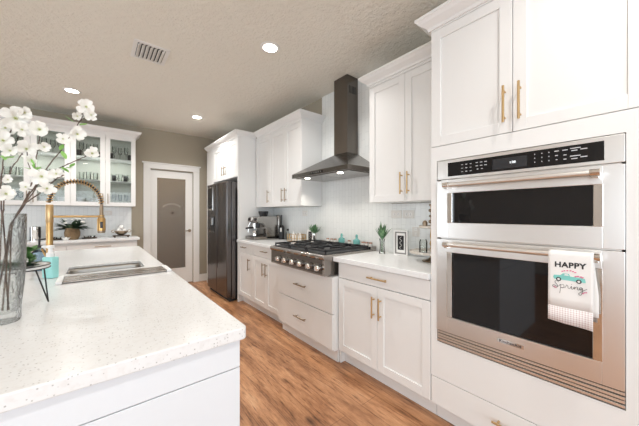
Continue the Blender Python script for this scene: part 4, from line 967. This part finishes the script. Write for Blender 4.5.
mb = MB(); mb.box(ex-.008, ex+.008, ey-.0275, ey-.020, 1.20, 1.245); mb.build('spray_button', 'blackplastic', sh_, bevel=.002)
mb = MB(); mb.tube([(ex-.0, ey, 1.283), (ex+.0, ey, 1.291)], .018, 16); mb.build('dock_ring', 'gold', fa, smooth=True)
mb = MB(); mb.tube([(fx, fy-.02, 1.0), (fx, fy-.06, 1.0)], .010, 10); mb.tube([(fx, fy-.055, 1.0), (fx-.03, fy-.06, 1.08)], .005, 8); mb.build('lever', 'gold', fa, smooth=True)

# soap bottles
so = thing('soap_dispenser', 'aqua soap bottle with a white pump on the island by the faucet', 'soap dispenser', (0, 0, 0))
mb = MB(); mb.box(-.034, .034, -.022, .022, 0, .128); mb.build('bottle_body', 'tealceramic', so, bevel=.008)
mb = MB(); mb.lathe([(0, .128), (.020, .128), (.020, .150), (.012, .155), (.010, .178), (.018, .180), (.018, .196), (0, .198)], (0, 0, 0), 18); mb.box(-.05, .0, -.008, .008, .182, .194); mb.build('pump', 'whiteplastic', so, smooth=True)
place(so, (-.212, 2.300, .9145), -.75)
so2 = thing('soap_dispenser', 'clear blue soap bottle with a dark pump, behind the aqua bottle', 'soap dispenser', (0, 0, 0))
mb = MB(); mb.lathe([(0, 0), (.040, 0), (.042, .01), (.042, .12), (.02, .145), (.018, .155), (0, .155)], (0, 0, 0), 22); mb.build('bottle_body', thin_glass('blue_glass', (.55, .66, .74)), so2, smooth=True)
mb = MB(); mb.lathe([(0, .155), (.017, .155), (.017, .17), (.006, .175), (.006, .215), (0, .215)], (0, 0, 0), 14); mb.tube([(0, 0, .212), (.035, 0, .212), (.05, 0, .203)], .006, 8); mb.build('pump', 'blackplastic', so2, smooth=True)
place(so2, (-.300, 2.66, .9145), .4)

# plant stand tray with hairpin legs
ps = thing('tray_stand', 'round white tray on black hairpin legs beside the glass vase', 'tray', (-.30, 1.72, .915))
px_, py_, pz = -.266, 1.70, 1.066; pr_ = .108
mb = MB(); mb.lathe([(0, pz), (pr_-.004, pz), (pr_, pz+.003), (pr_, pz+.014), (pr_-.008, pz+.014), (pr_-.010, pz+.008), (0, pz+.008)], (px_, py_, 0), 48); mb.build('tray', 'porcelain', ps, smooth=True)
for z_ in (pz+.001, pz+.014):
    mb = MB(); mb.tube([(px_+(pr_+.001)*math.cos(2*PI*i/48), py_+(pr_+.001)*math.sin(2*PI*i/48), z_) for i in range(49)], .0022, 6, cap=False); mb.build('rim_wire', 'blackplastic', ps)
for a in (-.25, -.25+2*PI/3, -.25+4*PI/3):
    fxp, fyp = px_+.108*math.cos(a), py_+.108*math.sin(a); mb = MB()
    t0 = [(px_+.088*math.cos(a+s_), py_+.088*math.sin(a+s_)) for s_ in (-.42, .42)]
    mb.tube([(t0[0][0], t0[0][1], pz), (fxp, fyp, .918), (t0[1][0], t0[1][1], pz)], .0028, 8); mb.build('hairpin_leg', 'blackplastic', ps, smooth=True)
gp = thing('succulent', 'dark leafy green plant lying on the white hairpin tray', 'plant', (px_, py_, pz+.008))
mb = MB()
for i in range(46):
    a = rnd(0, 2*PI); e = rnd(.05, .9); q = rnd(0, .045); leaf_blade(mb, (px_+q*math.cos(a), py_+q*math.sin(a), pz+.012), (math.cos(a)*math.cos(e), math.sin(a)*math.cos(e), math.sin(e)), rnd(.035, .06), .02, .1, 4)
mb.build('foliage', 'darkleaf', gp, smooth=True)
mb = MB(); sx_, sy_ = px_+.045, py_-.0
for i in range(14):
    a = rnd(0, 2*PI); h_ = rnd(.0, .07); e = rnd(.2, 1.1); leaf_blade(mb, (sx_, sy_, pz+.012+h_), (math.cos(a)*math.cos(e), math.sin(a)*math.cos(e), math.sin(e)), .045, .028, .15, 4)
mb.tube([(sx_, sy_, pz+.01), (sx_, sy_, pz+.09)], .003, 6); mb.build('sprig', 'leaf', gp, smooth=True)

# glass vase
vx, vy = -.262, 1.47
va = thing('glass_vase', 'tall textured clear glass vase on the island at the left edge', 'vase', (vx, vy, .9145))
mb = MB(); mb.lathe([(0, 0), (.047, 0), (.050, .008), (.050, .05), (.058, .13), (.0625, .22), (.064, .385), (.0615, .387), (.0598, .22), (.055, .13), (.046, .055), (.040, .034), (0, .030)], (vx, vy, .9145), 48); mb.build('vase', 'vaseglass', va, smooth=True)

# flowering branches
def blossom(c, r, face, parent, closed=0):
    face = Vector(face).normalized(); u = face.orthogonal().normalized(); w = face.cross(u); c = Vector(c)
    mb = MB(); n = 5; ph = rnd(0, 2*PI)
    for k in range(n):
        a = ph+2*PI*k/n+rnd(-.25, .25); d = u*math.cos(a)+w*math.sin(a); sd = face.cross(d); L_ = r*rnd(.8, 1.2); Wd = r*.86; rows = []; cup = rnd(.0, .75)+closed
        for i in range(7):
            t_ = i/6; wd = Wd*(.16+.84*math.sin(PI*min(1, t_*.62+.06)))*(1.0 if t_ < .85 else .74); lift = cup*r*math.sin(t_*PI*.55)-rnd(0, .05)*r
            row = []
            for j in range(5):
                s_ = (j-2)/2; notch = -.10*r*(1-abs(s_)) if i == 6 else 0
                row.append(c+d*(L_*t_*(1-.10*s_*s_*t_)+notch)+sd*(wd*.5*s_)+face*(lift+abs(s_)*.10*r+(rnd(-.09, .09)*r if t_ > .55 else 0)))
            rows.append(row)
        mb.quadstrip(rows)
    o = mb.build('blossom', 'petal', parent, smooth=True)
    mb = MB()
    for k in range(7):
        a = 2*PI*k/7; mb.tube([c, c+face*r*.30+(u*math.cos(a)+w*math.sin(a))*r*.12], r*.02, 5); mb.ball(c+face*r*.30+(u*math.cos(a)+w*math.sin(a))*r*.12, r*.03, 6)
    mb.build('stamen', 'stamen', o)
def leafat(c, ln, direc, parent):
    mb = MB(); leaf_blade(mb, c, direc, ln, ln*.5, .1, 5); mb.build('leaf', 'brightleaf', parent, smooth=True)
def P3(p): return Vector((0, 0, CH))+ray(p[0], p[1])*p[2]
V0 = Vector((vx, vy, .955))
def branch(label, pts, flowers, leaves, subs=()):
    t = thing('flowering_branch', label, 'branch', tuple(V0), 'flowering branches in the vase')
    P_ = [P3(p) for p in pts]
    start = V0+Vector((rnd(-.02, .02), rnd(-.02, .02), 0)); mb = MB()
    mid = []
    path = [start]+P_; fine = []
    for i in range(len(path)-1):
        for k in range(4):
            q = path[i].lerp(path[i+1], k/4); fine.append(q+Vector((rnd(-1, 1), rnd(-1, 1), rnd(-1, 1)))*.0012)
    fine.append(path[-1]); mb.tube(fine, .003, 7, radii=[.0024-.0010*i/len(fine) for i in range(len(fine))])
    for q in subs: 
        sp_ = [P3(p) for p in q]; mb.tube(sp_, .0015, 6)
    for q in fine[2::3]: mb.ball(q, .0027, 6)
    mb.build('twig', 'twig', t, smooth=True)
    for px, py, d, rp in flowers:
        c_ = P3((px, py, d)); face = -ray(px, py)+Vector((rnd(-.5, .5), rnd(-.5, .5), rnd(-.15, .6))); blossom(c_, rp*.78*d/FPX, face, t)
    for px, py, d, lp_, ang in leaves:
        c_ = P3((px, py, d)); R2 = Vector((math.cos(TH), -math.sin(TH), 0)); leafat(c_, lp_*d/FPX, R2*math.cos(ang)+Vector((0, 0, 1))*math.sin(ang)+Vector((-.3, -.3, 0))*.5, t)
branch('tallest blossoming branch, leaning right to a bloom high against the ceiling', [(10, 226, 1.0), (22, 206, 1.01), (37, 182.6, 1.02), (46, 169, 1.03), (61, 150, 1.04), (70, 136, 1.05), (79, 123, 1.05), (85, 112, 1.05)],
       [(86, 107, 1.05, 10), (91, 115, 1.06, 7.5), (77, 116, 1.04, 6), (77, 134, 1.04, 9.5), (63, 139, 1.03, 7.5)], [(74, 122, 1.04, 10, 2.4), (80, 125, 1.04, 9, .2), (62, 151, 1.03, 10, -.9), (60, 150, 1.03, 8, .9)])
branch('blossoming branch rising upright with a star-like bloom in front of the glazed doors', [(11, 224, .99), (23, 204, 1.0), (29, 192, 1.0), (33.5, 176, 1.0), (36, 160.5, 1.01), (38, 146, 1.02), (40, 134, 1.02)],
       [(40, 130, 1.02, 12), (27, 149, 1.0, 11), (44, 147, 1.01, 7), (31, 160, 1.0, 6)], [(34, 168, 1.0, 10, 1.6), (34, 170, 1.0, 10, .4), (33, 170, 1.0, 9, 2.7)], [[(33.5, 176, 1.0), (28, 163, 1.0), (27, 152, 1.0)]])
branch('blossoming branch low on the right, passing just over the faucet arch', [(12, 222, .97), (24, 204, .97), (41.4, 192, .96), (50, 184, .96), (58, 178, .96), (64, 175, .96)],
       [(42, 177, .96, 12), (47, 189, .95, 9), (56, 174, .97, 8), (26, 187, .96, 7)], [], [[(36, 190, .96), (28, 189, .96)]])
branch('thin branch reaching furthest right towards the glazed doors with one bloom at its tip', [(14, 220, 1.03), (26, 203, 1.04), (40, 181, 1.05), (51, 172, 1.06), (68, 164, 1.07), (82, 158, 1.08), (90, 154, 1.08)],
       [(92, 154, 1.08, 9.5)], [(66, 168, 1.07, 9, .1), (62, 167, 1.06, 10, -.5), (70, 167, 1.07, 8, .6)])
branch('dense cluster of blooms on the branch at the upper left', [(2, 218, .98), (1, 200, .98), (1, 182, .98), (4, 156, .99), (10.5, 132, 1.0), (14, 122, 1.0)],
       [(15, 118, 1.0, 14), (22, 130, 1.0, 9), (5, 128, .99, 9), (3, 141, .98, 11), (10, 151, .98, 9), (25, 113, 1.01, 8)], [(4, 158, .98, 10, 2.6), (6, 158, .98, 11, .2), (5, 160, .98, 9, 1.3)])
branch('short blossoming branch hanging over the rim of the vase at the far left', [(3, 214, .93), (4, 198, .93), (5, 183.5, .93), (12, 168, .94), (22, 154, .95)],
       [(6, 194, .92, 10), (8, 180, .93, 6)], [])
